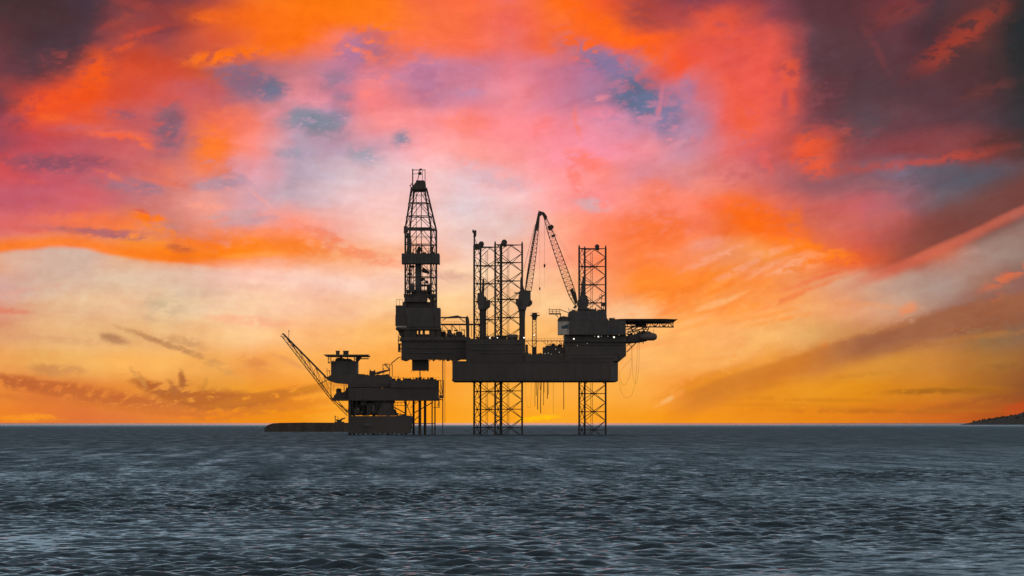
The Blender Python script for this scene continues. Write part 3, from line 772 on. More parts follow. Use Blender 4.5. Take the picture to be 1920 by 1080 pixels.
# hull
hb = MB()
x0, x1 = at(848, 0, 1472).x, at(1159.5, 0, 1472).x
zb, zt_ = at(0, 714.5, 1472).z, at(0, 677, 1472).z
hb.plan([(x0, 1472), (x1 - 3, 1472), (x1, 1477), (x1, 1523), (x1 - 3, 1528), (x0, 1528)], zb, zt_)
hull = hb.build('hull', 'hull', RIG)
b = MB(); b.box((x0 - .12, 1471.85, zb + .05), (x1 - 3, 1471.995, zb + .75)); b.build('rubbing_strake', 'steel', hull)
b = MB(); b.box((x0 - .12, 1471.8, zt_ - .5), (x1 - 3, 1471.995, zt_ - .12)); b.build('deck_edge', 'hull', hull)
for k in range(19):
    b = MB(); xx = x0 + 1.2 + k * (x1 - x0 - 5) / 18
    b.box((xx, 1471.9, zb + .8), (xx + .14, 1471.996, zt_ - .55)); b.build('hull_frame', 'hull', hull)
b = MB(); b.prism([(1159.8, 679), (1174, 667), (1174, 662), (1159.8, 662)], 1474, 1520); b.build('bow_flare', 'hull', RIG)
b = MB(); b.pbox(849, 858, 674.5, 676.6, 1475, 1490); b.build('fairlead', 'grey', RIG)
# spud can sleeves where legs pass the hull
for ch in (chA, chB, chC):
    for x, y in ch:
        MB().lathe((x, y, zb - .35), [(0, .75), (.345, .75)], 10).build('leg_guide', 'steel', RIG)
# long deck block under the derrick skid and the cantilever
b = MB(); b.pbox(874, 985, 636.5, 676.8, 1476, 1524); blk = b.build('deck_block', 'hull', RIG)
for k in range(14):
    b = MB(); b.pbox(878 + k * 7.6, 879.2 + k * 7.6, 640, 675, 1475.85, 1475.996); b.build('wall_stiffener', 'hull', blk)
b = MB()
rr = random.Random(3)
xx = 876
while xx < 976:
    wv = rr.uniform(4, 11); hv = rr.uniform(1, 6.5) * (1 if rr.random() < .75 else .3)
    b.pbox(xx, xx + wv, 636.5 - hv, 636.6, 1478 + rr.uniform(0, 20), 1500)
    xx += wv + rr.uniform(0, 4)
b.build('deck_machinery', 'steel', RIG)
b = MB(); b.lathe(at(961, 631.5, 1480), [(-2.2, .6), (-1.8, 1.0), (1.8, 1.0), (2.2, .6)], 12, 'x'); b.build('tank', 'grey', RIG)

cant = part('cantilever', RIG)
for Y0 in (1486.5, 1505.5):
    b = MB(); b.pbox(752.5, 884, 640.5, 672.5, Y0, Y0 + 2.4); b.build('girder', 'hull', cant)
    for k in range(12):
        b = MB(); b.pbox(757 + k * 9.7, 758.3 + k * 9.7, 642, 671, Y0 - .15, Y0 - .004); b.build('girder_stiffener', 'hull', cant)
    b = MB(); b.pbox(751.5, 883, 638.5, 640.4, Y0 - .5, Y0 + 2.9); b.build('flange', 'hull', cant)
    b = MB(); b.pbox(751.5, 883, 672.6, 674.4, Y0 - .5, Y0 + 2.9); b.build('flange', 'hull', cant)
for k in range(7):
    x_ = 757 + k * 18.5
    b = MB(); b.pbox(x_, x_ + 3, 643, 670, 1488.95, 1505.4); b.build('cross_beam', 'steel', cant)
b = MB(); b.pbox(752, 880, 631.5, 638.4, 1485.5, 1508.5); b.build('pipe_deck', 'deck', cant)
b = MB(); b.pbox(772.5, 803, 674.5, 694.5, 1491, 1503); b.build('blowout_preventer_deck', 'hull', RIG)
b = MB()
for x_ in (771, 776, 795, 802): b.pbar((x_, 694.5), (x_, 697.5), 1491.5, 1491.5, .12)
b.build('hanger', 'steel', RIG)
b = MB(); b.pbar((787.5, 694.5), (787.5, 712), 1497, 1497, .22); b.build('drill_riser', 'pipe', RIG)
# stair tower hanging off the stern
b = MB()
for x_ in (747, 753.5):
    for Y0 in (1488, 1491): b.pbar((x_, 636), (x_, 660), Y0, Y0, .14)
for y_ in (636.5, 644, 652, 659): b.pbox(746, 754, y_, y_ + 1, 1487.5, 1491.5)
b.pbar((747, 660), (755, 652), 1488, 1488, .13); b.pbar((747, 652), (754, 644), 1488, 1488, .13)
b.prism([(746.5, 646), (750.5, 643), (751, 658), (747, 659)], 1489, 1490.5)
b.build('stair_tower', 'steel', RIG)
# drill floor package
df = part('drill_floor', RIG)
b = MB(); b.pbox(761, 825, 577, 613, 1488, 1506); b.build('windwall', 'grey', df)
b = MB(); b.pbox(741.8, 760.8, 572.5, 590.5, 1488, 1499); b.build('driller_cabin', 'hull', df)
b = MB(); b.pbox(741.2, 760.8, 590.7, 611, 1487, 1500); b.build('store_room', 'hull', df)
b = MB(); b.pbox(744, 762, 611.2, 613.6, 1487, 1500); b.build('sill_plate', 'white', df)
b = MB(); b.pbox(742, 826.5, 613.7, 618, 1487, 1507); b.build('floor_beam', 'steel', df)
b = MB(); b.prism([(745, 618.2), (756, 618.2), (756, 630), (750, 630)], 1489, 1505); b.build('corner_bracket', 'steel', df)
for x_, w_ in ((757, 23), (804.5, 12), (784, 2.5), (792, 3), (818, 9)):
    b = MB(); b.pbox(x_, x_ + w_, 618.2, 631.4, 1488, 1506); b.build('substructure_post', 'steel', df)
b = MB(); b.pbox(781, 804, 626.5, 631.3, 1489, 1505); b.build('skid_beam', 'steel', df)
b = MB(); b.prism([(815, 586), (823.5, 586), (825.4, 590), (825.4, 613), (815, 613)], 1487.2, 1487.9); b.build('wall_panel', 'hull', df)
for x_ in range(764, 824, 6):
    b = MB(); b.pbox(x_, x_ + .9, 579, 612, 1487.85, 1487.996); b.build('wall_rib', 'grey', df)
b = MB()
for Y0 in (1487.3, 1498.7):
    b.pbar((743, 561.5), (755, 561.5), Y0, Y0, .07, 5)
    for x_ in (743, 749, 755): b.pbar((x_, 561.5), (x_, 572.5), Y0, Y0, .07, 5)
b.build('railing', 'steel', df)
# lumps on the pipe deck right of the drill floor
for i, (xa, xb, ya, yb, Y0) in enumerate(((838.5, 846.5, 618, 631.4, 1490), (854.5, 867, 621.5, 631.4, 1492), (828, 836, 621, 631.4, 1494), (848, 853, 626, 631.4, 1488), (867.2, 872, 627, 631.4, 1490))):
    b = MB(); b.prism([(xa, yb), (xa, ya + 2), (xa + 1.5, ya), (xb - 1.5, ya), (xb, ya + 2), (xb, yb)], Y0, Y0 + 6); b.build('mud_pump', 'steel', RIG)
b = MB(); b.pbox(826.6, 908, 606.8, 609.8, 1493, 1494.6); walk = b.build('catwalk', 'steel', RIG)
b = MB()
for x_ in (830, 846, 862, 884, 898): b.pbar((x_, 609.6), (x_, 631.4), 1494, 1494, .11)
for x_ in (832, 848): b.pbar((x_, 610), (x_ + 11, 621), 1494, 1494, .16)
b.build('catwalk_post', 'steel', walk)
b = MB()
b.pbar((826.6, 603.4), (908, 603.4), 1493.1, 1493.1, .05, 4)
for x_ in range(828, 908, 8): b.pbar((x_, 603.4), (x_, 606.8), 1493.1, 1493.1, .04, 4)
b.build('railing', 'steel', walk)

# open main deck and engine module between the block and the deckhouse
b = MB(); b.pbox(985.2, 1059, 664.5, 676.8, 1474, 1524); b.build('main_deck', 'hull', RIG)
em = part('engine_module', RIG)
b = MB(); b.pbox(1018, 1058.8, 651, 664.3, 1482, 1500); b.build('module_wall', 'steel', em)
b = MB(); b.prism([(1022, 651), (1023, 648.6), (1034, 648), (1048, 650), (1056, 651)], 1483, 1498); b.build('module_roof', 'steel', em)
for x_, y_ in ((1021.5, 662), (1027.6, 661), (1033.2, 663.4), (1041.5, 653.5), (1048, 659.5), (1052, 664)):
    b = MB(); b.pbox(x_, x_ + 1.0, y_, y_ + 2.2, 1481.85, 1481.996); b.build('module_window', 'dim', em)
b = MB()
for x_ in (1048, 1052, 1056): b.pbox(x_, x_ + 1.6, 644.5, 650.6, 1486, 1488)
b.build('exhaust_stack', 'steel', em)
b = MB(); b.pbox(985.4, 990, 646, 664.4, 1480, 1486); b.build('stair_house', 'grey', RIG)
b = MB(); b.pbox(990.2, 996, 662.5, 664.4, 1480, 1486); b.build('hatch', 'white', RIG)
br = part('pipe_bridge', RIG)
for Y0 in (1482, 1488):
    b = MB(); b.pbar((984, 639.2), (1060, 639.2), Y0, Y0, .16); b.build('bridge_beam', 'steel', br)
    b = MB()
    b.pbar((984, 635), (1060, 635), Y0, Y0, .06, 4)
    for x_ in range(985, 1060, 6): b.pbar((x_, 635), (x_, 639), Y0, Y0, .05, 4)
    b.build('bridge_railing', 'steel', br)
    for xa, xm in ((987, 998), (1008, 998), (1018, 1027), (1036, 1027), (1048, 1056)):
        MB().pbar((xa, 639.4), (xm, 649 if xm != 998 else 651), Y0, Y0, .1, 5).build('bridge_brace', 'steel', br)
    for xm in (1027, 1044, 1050, 1056):
        MB().pbar((xm, 639.4), (xm, 650), Y0, Y0, .1, 5).build('bridge_post', 'steel', br)

# deckhouse
dh = part('deckhouse', RIG)
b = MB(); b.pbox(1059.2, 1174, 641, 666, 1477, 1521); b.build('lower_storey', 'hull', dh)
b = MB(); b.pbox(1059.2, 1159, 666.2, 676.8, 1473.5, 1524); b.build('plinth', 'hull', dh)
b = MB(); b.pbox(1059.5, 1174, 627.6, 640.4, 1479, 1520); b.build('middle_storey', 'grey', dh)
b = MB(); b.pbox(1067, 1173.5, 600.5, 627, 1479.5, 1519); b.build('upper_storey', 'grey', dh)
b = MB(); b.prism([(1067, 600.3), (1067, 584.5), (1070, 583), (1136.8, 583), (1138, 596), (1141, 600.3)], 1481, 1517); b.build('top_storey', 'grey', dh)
for y_ in (640.5, 627.1):
    b = MB(); b.pbox(1058.5, 1175, y_, y_ + .55, 1476, 1522); b.build('storey_ledge', 'steel', dh)
for x_ in (1100, 1109, 1125, 1137, 1151, 1165):
    b = MB(); b.pbox(x_, x_ + 2.4, 653.5, 656.2, 1476.85, 1476.996); b.build('window', 'glass', dh)
for x_ in (1104, 1116, 1128, 1140, 1152, 1164):
    b = MB(); b.pbox(x_, x_ + 4, 618, 623, 1479.35, 1479.496); b.build('window', 'glass', dh)
for x_ in (1080, 1096, 1110, 1124):
    b = MB(); b.pbox(x_, x_ + 3.6, 588, 592, 1480.85, 1480.996); b.build('window', 'glass', dh)
for k in range(9):
    b = MB(); b.pbox(1106 + k * 6.5, 1106.8 + k * 6.5, 601.5, 626, 1479.3, 1479.496); b.build('wall_rib', 'grey', dh)
b = MB()
for xa, xb, y_, Y0 in ((1068, 1136, 579.6, 1481.3), (1070, 1136, 579.6, 1516), (1060, 1174, 637, 1476.3)):
    b.pbar((xa, y_), (xb, y_), Y0, Y0, .06, 4)
    x_ = xa
    while x_ <= xb: b.pbar((x_, y_), (x_, y_ + 3.6), Y0, Y0, .05, 4); x_ += 5
b.build('railing', 'steel', dh)
for xa, xb, ya, Y0 in ((1083, 1090, 578.5, 1495), (1108, 1118, 579.5, 1490), (1116, 1117.5, 576.5, 1492), (1072, 1078, 581, 1488), (1121, 1137, 580.5, 1494)):
    b = MB(); b.pbox(xa, xb, ya, 582.8, Y0, Y0 + 5); b.build('roof_vent', 'grey', dh)
b = MB(); b.prism([(1143, 600.2), (1146, 596), (1152, 598.5), (1153, 600.2)], 1486, 1492); b.build('roof_vent', 'grey', dh)
# radio mast on the roof
rm = MB()
rm.pbar((1128, 583), (1128, 547), 1494, 1494, .16, 6, .06)
for ya, h in ((553, 3), (560, 4.5), (567, 3.5)):
    rm.pbar((1128 - h, ya - 1), (1128 + h, ya + 1), 1494, 1494, .08, 5)
rm.pbar((1124.5, 553), (1124.5, 560), 1494, 1494, .07, 5); rm.pbar((1123, 556), (1128, 560), 1494, 1494, .08, 5)
rm.pbox(1127, 1135.5, 567.5, 574, 1493, 1495); rm.pbar((1132, 574), (1131, 583), 1494, 1494, .14)
tag(rm.build('radio_mast', 'steel'), 'thin radio mast with short cross arms standing on the deckhouse roof', 'mast')
# pale lookout cabin on the left corner of the deckhouse
lc = part('lookout_cabin', RIG)
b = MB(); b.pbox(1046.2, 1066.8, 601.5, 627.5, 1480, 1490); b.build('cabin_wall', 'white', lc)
b = MB(); b.prism([(1045.5, 601.3), (1046.5, 597), (1050, 594), (1057, 592.6), (1066.8, 594.5), (1066.8, 601.3)], 1479.5, 1490.5); b.build('cabin_roof', 'steel', lc)
b = MB(); b.prism([(1052, 612), (1066, 607.5), (1066, 616), (1054, 616)], 1479.85, 1479.996); b.build('cabin_window', 'glass', lc)
# railed landing above it
ld = part('landing', RIG)
for Y0 in (1481, 1487):
    b = MB()
    b.pbar((1029.5, 588), (1052, 588), Y0, Y0, .17); b.pbar((1029, 581), (1050, 580.4), Y0, Y0, .13)
    b.pbar((1050, 580.4), (1066.5, 586.5), Y0, Y0, .15); b.pbar((1029.5, 584.5), (1050, 584.5), Y0, Y0, .08)
    for x_ in (1029.5, 1036, 1043, 1049.5): b.pbar((x_, 580.5), (x_, 588), Y0, Y0, .1)
    b.pbar((1040, 588), (1047, 595), Y0, Y0, .14); b.pbar((1051, 588), (1051, 594), Y0, Y0, .2)
    b.pbar((1030, 577.5), (1030, 581), Y0, Y0, .1); b.pbar((1065.5, 577.5), (1066.5, 583), Y0, Y0, .1)
    b.build('landing_frame', 'steel', ld)
b = MB(); b.pbox(1029.5, 1052, 588.3, 589, 1481, 1487.2); b.build('landing_floor', 'deck', ld)
# helideck on its trusses
hd = part('helideck', RIG)
c0, c1 = at(1163, 600, 1492).x, at(1264, 600, 1492).x
zt2 = at(0, 600.6, 1492).z
poly = [(c0, 1482), (c0 + 3, 1480), (c1 - 5, 1480), (c1, 1486), (c1, 1504), (c1 - 5, 1510), (c0 + 3, 1510), (c0, 1508)]
b = MB(); b.plan(poly, zt2 - .75, zt2); b.build('landing_surface', 'deck', hd)
b = MB()
for i in range(len(poly)):
    (ax, ay), (bx, by) = poly[i], poly[(i + 1) % len(poly)]
    ox, oy = (1.2 if ax > c0 + 1 else 0), 0
    mx, my = (c0 + c1) / 2, 1495
    f_ = 1.09
    b.bar((mx + (ax - mx) * f_, my + (ay - my) * f_, zt2 + .15), (mx + (bx - mx) * f_, my + (by - my) * f_, zt2 + .15), .12, 5)
    b.bar((ax, ay, zt2 - .3), (mx + (ax - mx) * f_, my + (ay - my) * f_, zt2 + .15), .08, 4)
    b._add([(ax, ay, zt2 - .3), (bx, by, zt2 - .3), (mx + (bx - mx) * f_, my + (by - my) * f_, zt2 + .14), (mx + (ax - mx) * f_, my + (ay - my) * f_, zt2 + .14),
            (ax, ay, zt2 - .34), (bx, by, zt2 - .34), (mx + (bx - mx) * f_, my + (by - my) * f_, zt2 + .1), (mx + (ax - mx) * f_, my + (ay - my) * f_, zt2 + .1)],
           [(0, 1, 2, 3), (7, 6, 5, 4), (0, 4, 5, 1), (1, 5, 6, 2), (2, 6, 7, 3), (3, 7, 4, 0)])
b.build('safety_net', 'rope', hd)
for Y0 in (1484, 1495, 1506):
    MB().pbar((1173, 612.6), (1263.5, 613.2), Y0, Y0, .26).build('bottom_chord', 'steel', hd)
    MB().pbar((1173, 606.8), (1262, 606.6), Y0, Y0, .14).build('middle_chord', 'steel', hd)
    xs_ = [1176, 1187, 1198, 1209, 1219, 1228, 1237, 1245, 1253, 1262]
    for i, x_ in enumerate(xs_):
        MB().pbar((x_, 603.8), (x_, 612.8), Y0, Y0, .17).build('truss_post', 'steel', hd)
        if i < len(xs_) - 1:
            MB().pbar((x_, 612.8 if i % 2 else 603.8), (xs_[i + 1], 603.8 if i % 2 else 612.8), Y0, Y0, .19).build('truss_diagonal', 'steel', hd)
    for a_, b_ in (((1174, 626), (1196, 613)), ((1188, 622), (1212, 613)), ((1174, 618), (1190, 613)), ((1200, 626), (1214, 613)), ((1182, 613), (1190, 626)), ((1204, 613), (1210, 624)), ((1217, 613), (1209, 630))):
        MB().pbar(a_, b_, Y0, Y0, .22).build('support_strut', 'steel', hd)
b = MB(); b.pbox(1176, 1212, 603.9, 607, 1486, 1500); b.pbox(1192, 1212, 606, 611.5, 1492, 1496); b.build('walkway', 'deck', hd)
# boat deck below the helideck with knee braces
bd = part('boat_deck', RIG)
b = MB(); b.prism([(1174.2, 642), (1174.2, 630), (1186, 627.5), (1196, 624.5), (1216, 627), (1217, 637), (1200, 640)], 1482, 1512); b.build('deck_plate', 'hull', bd)
for y_ in (617.5, 621):
    MB().pbar((1174, y_), (1217, y_ + .5), 1482.3, 1482.3, .12, 5).build('railing_bar', 'steel', bd)
for x_ in (1178, 1185, 1192, 1199, 1207, 1214):
    MB().pbar((x_, 617), (x_, 631), 1482.3, 1482.3, .09, 5).build('railing_post', 'steel', bd)
for Y0 in (1484, 1510):
    MB().pbar((1175, 660), (1199, 636.5), Y0, Y0, .2).build('knee_brace', 'steel', bd)
    MB().pbar((1175, 648), (1192, 638), Y0, Y0, .15).build('knee_brace', 'steel', bd)
    MB().pbar((1175, 641.5), (1184, 650.5), Y0, Y0, .14).build('knee_brace', 'steel', bd)
for a_, b_ in (((1206, 630), (1203, 621)), ((1203, 621), (1222, 624.5))):
    MB().pbar(a_, b_, 1486, 1486, .22).build('davit', 'steel', bd)
    MB().pbar(a_, b_, 1492, 1492, .22).build('davit', 'steel', bd)


def capsule_boat(px0, px1, py0, py1, Y, label):
    root = thing('lifeboat', label, 'lifeboat', at((px0 + px1) / 2, py1, Y))
    a = at(px0, (py0 + py1) / 2, Y); c = at(px1, (py0 + py1) / 2, Y)
    L = c.x - a.x; h = at(0, py0, Y).z - at(0, py1, Y).z
    b = MB()
    prof = [(-L / 2, .15 * h), (-L * .46, .32 * h), (-L * .3, .47 * h), (0, .5 * h), (L * .3, .48 * h), (L * .45, .34 * h), (L / 2, .1 * h)]
    b.lathe(((a.x + c.x) / 2, Y, a.z), prof, 14, 'x')
    hu = b.build('hull', 'orange', root)
    for p in hu.data.polygons: p.use_smooth = True
    b = MB(); b.box(((a.x + c.x) / 2 - L * .2, Y - .8, a.z + h * .46), ((a.x + c.x) / 2 + L * .12, Y + .8, a.z + h * .66)); b.build('canopy', 'orange', root)
    b = MB(); b.bar(((a.x + c.x) / 2 - L * .3, Y, a.z + h * .4), ((a.x + c.x) / 2 - L * .3, Y, a.z + h * 1.0), .07, 5); b.bar(((a.x + c.x) / 2 + L * .3, Y, a.z + h * .4), ((a.x + c.x) / 2 + L * .3, Y, a.z + h * 1.0), .07, 5); b.build('fall_wire', 'rope', root)


capsule_boat(1200, 1232, 624, 639, 1480, 'enclosed lifeboat slung below the helideck at the outer end of the boat deck')

# lit floodlights on the rig
for x_, y_, Y0, r in ((918.4, 633.4, 1475.4, .26), (932.7, 633.2, 1475.4, .22), (982.6, 633.2, 1472.6, .30), (1001.8, 628.6, 1479.2, .24), (1076, 635.4, 1478.4, .32), (1121.9, 631.3, 1478.4, .30), (1151.3, 632.2, 1478.4, .36)):
    c = at(x_, y_, Y0)
    h = MB(); h.lathe(c, [(0.02, r * 1.1), (.3, r * 1.2), (.55, r * .5)], 10, 'y'); h.bar(c + Vector((0, .3, 0)), c + Vector((0, .3, -1.0)), .07, 5)
    fl = h.build('floodlight', 'steel', RIG)
    MB().lathe(c, [(-.06, r * .5), (-.02, r * .9), (.015, r)], 10, 'y').build('lens', 'lamp', fl)
for x_, y_ in ((1082.5, 648), (1101, 644), (1115, 630.5), (1127.5, 630.5), (1140, 630.5), (1160.5, 628.2), (1060.5, 618), (899.5, 679.5)):
    c = at(x_, y_, 1473.2 if x_ < 1000 else 1476.4)
    MB().lathe(c, [(-.1, .1), (.1, .16)], 8, 'y').build('bulkhead_lamp', 'dim', RIG)

# ------------------------------------------------------------------ derrick
DER = thing('drilling_derrick', 'tall tapering lattice drilling derrick above the drill floor, topped by a crown frame', 'derrick', (-37, 1497, 53))
YF, YB = 1491.0, 1503.0


def dcorner(i, py):
    """corner i (front-left, front-right, back-right, back-left) of the tower at a height"""
    if py >= 430: f = 0.0
    else: f = (430 - py) / (430 - 353.0)
    fl = 760 + f * 12.0; fr = 808 - f * 12.5; bl = 768.5 + f * 8.5; brr = 818 - f * 18.0
    q = [(fl, YF), (fr, YF), (brr, YB), (bl, YB)][i]
    yc = (YF + YB) / 2
    q = (q[0], yc + (q[1] - yc) * (1 - f * .5))
    p = at(q[0], py, q[1])
    z = CAM_H + (792.5 - py) * 1497 * K0
    return Vector((p.x, p.y, z))


for i in range(4):
    b = MB(); b.bar(dcorner(i, 577), dcorner(i, 430), .40, 6); b.bar(dcorner(i, 430), dcorner(i, 352), .36, 6, .30); b.build('derrick_leg', 'steel', DER)
LV = [352, 366, 381, 393.5, 406, 418, 430, 444.5, 459, 476, 494, 507, 520, 532, 545, 560, 577]
for k, py in enumerate(LV):
    main = py in (381, 406, 430, 459, 520, 545)
    for i in range(4):
        if main or py in (352, 494, 577):
            MB().bar(dcorner(i, py), dcorner((i + 1) % 4, py), 0.2 if py != 430 else .3, 6).build('girt', 'steel', DER)
for a_, b_ in ((352, 381), (381, 406), (406, 430), (430, 459), (459, 494), (494, 520), (520, 545), (545, 577)):
    for i in range(4):
        j = (i + 1) % 4
        top = (dcorner(i, a_) + dcorner(j, a_)) / 2
        MB().bar(top, dcorner(i, b_), .14, 5).build('diagonal_brace', 'steel', DER)
        MB().bar(top, dcorner(j, b_), .14, 5).build('diagonal_brace', 'steel', DER)
        m = (a_ + b_) / 2
        if a_ >= 494 or a_ in (352, 430):
            MB().bar(dcorner(i, m), dcorner(j, m), .08, 5).build('sub_girt', 'steel', DER)
b = MB(); b.pbox(757, 809, 426, 432.5, YF - .6, YF - .1); b.prism([(808.5, 427), (812, 428), (818.5, 433), (808.5, 433)], YF - .5, YF + 1); b.pbox(757, 763, 424, 437, YF, YF + 3); b.build('girt_platform', 'deck', DER)
for x_, Y0, r in ((790, 1497, .16), (780.5, 1498, .13)):
    MB().pbar((x_, 577), (x_, 352), Y0, Y0, r, 5).build('guide_rail', 'steel', DER)
# travelling block, hoses and standing pipe inside the mast
b = MB(); b.pbox(778.5, 789, 494, 560, 1495, 1499); b.build('racked_pipe_stand', 'pipe', DER)
b = MB(); b.pbox(806 - 6, 811 - 2, 533, 552, 1494, 1497); b.pbox(803, 810, 546, 560, 1494, 1498); b.build('standpipe_manifold', 'steel', DER)
b = MB(); b.prism([(781, 470), (784, 462), (788, 462), (790, 468), (785, 478), (782, 478)], 1496, 1498); b.build('travelling_block', 'steel', DER)
b = MB(); b.prism([(791, 505), (794, 501), (805, 509), (806, 513), (798, 512), (791, 510)], 1496, 1499); b.build('top_drive', 'steel', DER)
for i, (xa, ya, xb, yb) in enumerate(((762, 437, 769, 446), (763, 462, 771, 474), (806, 462, 812, 474), (766, 532, 777, 548), (757, 551, 818, 557), (759, 557, 800, 566), (755, 566, 818.5, 577), (763, 446, 770, 462))):
    b = MB(); b.pbox(xa, xb, ya, yb, 1490 if i % 2 else 1492, 1495 if i < 4 else 1504); b.build('equipment_platform', 'deck', DER)
b = MB()
for Y0 in (1492, 1502):
    b.pbar((791, 466), (811, 466), Y0, Y0, .08, 4); b.pbar((797, 459), (797, 470), Y0, Y0, .07, 4); b.pbar((804, 459), (804, 470), Y0, Y0, .07, 4)
b.build('derrickman_rail', 'steel', DER)
for k, (x0_, x1_, ya, yb) in enumerate(((764, 764, 494, 560), (772, 772, 500, 577), (792.5, 792.5, 494, 560), (796, 796, 520, 577), (801, 801, 494, 540), (775.5, 775.5, 494, 577), (812, 812, 500, 577))):
    MB().pbar((x0_, ya), (x1_, yb), 1493 + k, 1493 + k, .16 if k % 2 else .1, 5).build('riser_pipe', 'pipe', DER)
for k, (xa, xb, ya, yb) in enumerate(((764, 772, 511, 516), (766, 770, 520, 531), (788, 797, 522, 526), (797, 803, 526, 531), (772, 779, 544, 551), (788, 800, 546, 551), (803, 812, 556, 560), (769, 777, 497, 502), (790, 800, 533, 537), (762, 768, 544, 550))):
    b = MB(); b.prism([(xa, ya + 1.2), (xa + 1, ya), (xb - 1.5, ya), (xb, ya + 1), (xb, yb - .8), (xb - 1, yb), (xa, yb)], 1494 + k % 4, 1496 + k % 4); b.build('derrick_gear', 'steel', DER)
clutter(DER, 'floor_clutter', 759, 817, 577, 1492, 1503, 46, 24, 21)
clutter(DER, 'board_clutter', 762, 812, 475, 1491, 1501, 16, 12, 22, 4)
# wind wall round the racking board
ww = part('racking_board', DER)
for lo, hi in (((753, 823.5), (1488.6, 1488.9)), ((753, 823.5), (1505.4, 1505.7))):
    b = MB(); b.pbox(lo[0], lo[1], 475, 494, hi[0], hi[1]); b.build('wind_wall', 'grey', ww)
for xa in (753, 822.4):
    b = MB(); b.pbox(xa, xa + 1.1, 475.2, 493.8, 1488.95, 1505.3); b.build('wind_wall', 'grey', ww)
b = MB(); b.pbox(754.5, 822, 491.5, 493, 1489, 1505); b.build('board_floor', 'deck', ww)
for k in range(11):
    b = MB(); b.pbox(755 + k * 6.6, 755.7 + k * 6.6, 475.5, 493.5, 1488.45, 1488.596); b.build('wall_rib', 'steel', ww)
# crown
b = MB(); b.prism([(773.5, 353), (775, 347), (780, 341), (780, 338), (794.5, 338), (797.5, 341), (798.5, 353)], 1493.5, 1500.5); b.build('crown_block', 'steel', DER)
b = MB(); b.pbox(771, 800, 353.2, 355, 1492.5, 1501.5); b.build('crown_platform', 'deck', DER)
b = MB(); b.pbox(774, 798, 355, 358.5, 1494, 1500); b.build('crown_beam', 'steel', DER)
gp = part('gin_pole_frame', DER)
for Y0 in (1494, 1500):
    MB().pbar((773.8, 352), (773.8, 316.5), Y0, Y0, .24, 6).build('frame_post', 'steel', gp)
    MB().pbar((797, 352), (797, 318), Y0, Y0, .14, 6).build('frame_post', 'steel', gp)
    MB().pbar((773.8, 318.6), (797.3, 318.6), Y0, Y0, .16, 6).build('frame_beam', 'steel', gp)
    MB().pbar((773.8, 326), (789, 326), Y0, Y0, .11, 6).build('frame_beam', 'steel', gp)
b = MB()
b.pbar((788, 319), (783, 338), 1497, 1497, .16); b.pbar((785, 319), (791, 327), 1497, 1497, .14); b.pbar((792, 318), (792, 338), 1497, 1497, .1)
b.pbox(784, 790, 322.5, 327.5, 1496, 1498); b.pbox(786.5, 791, 316, 318.4, 1496, 1498)
b.build('hoist', 'steel', gp)
b = MB()
for x_, y_ in ((771.5, 344), (769.5, 347), (771.5, 351), (770.5, 365), (766.5, 381), (762.5, 406), (760, 428)):
    b.pbox(x_ - 1.6, x_ + 1.4, y_, y_ + 2, 1491.4, 1492.4)
b.build('ladder_landing', 'deck', DER)
MB().pbar((770.4, 349), (759.8, 430), 1492.5, 1490.4, .1, 4).build('ladder', 'steel', DER)

# ------------------------------------------------------------------ cranes
CRG = 'pedestal cranes on the rig deck'


def boom(root, base, tip, prof, Y, side=1.0):
    """square lattice boom in the plane of the photo, prof = [(t, half-width in px)]"""
    bm = part('boom', root)
    a = Vector((base[0], base[1])); t_ = Vector((tip[0], tip[1])); d = t_ - a
    nrm = Vector((d.y, -d.x)).normalized()

    def w_at(t):
        return float(np.interp(t, [p[0] for p in prof], [p[1] for p in prof]))

    def P4(t, i):
        c = a + d * t; h = w_at(t)
        s = (1, 1, -1, -1)[i]; e = (1, -1, -1, 1)[i]
        p = at(c.x + nrm.x * h * s, c.y + nrm.y * h * s, Y)
        return Vector((p.x, p.y + e * h * .2, p.z))
    n = max(8, int(d.length / 8.0))
    ts = [i / n for i in range(n + 1)]
    for i in range(4):
        b = MB()
        for t0, t1 in zip(ts, ts[1:]): b.bar(P4(t0, i), P4(t1, i), .15, 5)
        b.build('boom_chord', 'steel', bm)
    b = MB()
    for k, (t0, t1) in enumerate(zip(ts, ts[1:])):
        for i in range(4):
            j = (i + 1) % 4
            b.bar(P4(t0, i if k % 2 else j), P4(t1, j if k % 2 else i), .085, 4)
            b.bar(P4(t0, i), P4(t0, j), .07, 4)
    b.build('lacing', 'steel', bm, kind='stuff')
    return bm, P4


def crane(label, px, py_top, py_deck, Y, cab, gantry, base=None, tip=None, prof=None, col=(5.4, 5.4)):
    p = at(px, py_deck, Y)
    root = thing('pedestal_crane', label, 'crane', p, CRG)
    b = MB()
    z0, z1 = p.z, at(0, py_top, Y).z
    r = col[0] * Y * K0
    b.lathe((p.x, Y, 0), [(z0, r), (z0 + (z1 - z0) * .78, r), (z1 - 1.0, r * 1.15), (z1, r * 1.45)], 16)
    b.build('pedestal', 'steel', root)
    b = MB(); b.lathe((p.x, Y, z1), [(0.02, r * 1.5), (.6, r * 1.5)], 16); b.build('slew_ring', 'steel', root)
    b = MB(); b.prism(cab[0], Y - 2.2, Y + 2.2); b.build('machinery_house', 'grey', root)
    for nm, c in zip(('operator_cab', 'winch', 'counterweight', 'winch'), cab[1:]):
        b = MB(); b.prism(c, Y - 3.0 if nm == 'operator_cab' else Y - 1.6, Y - .3 if nm == 'operator_cab' else Y + 1.6); b.build(nm, 'steel', root)
    b = MB(); b.prism(gantry, Y - 1.0, Y + 1.0); b.build('gantry', 'steel', root)
    if base: return (root,) + boom(root, base, tip, prof, Y)
    return root, None, None


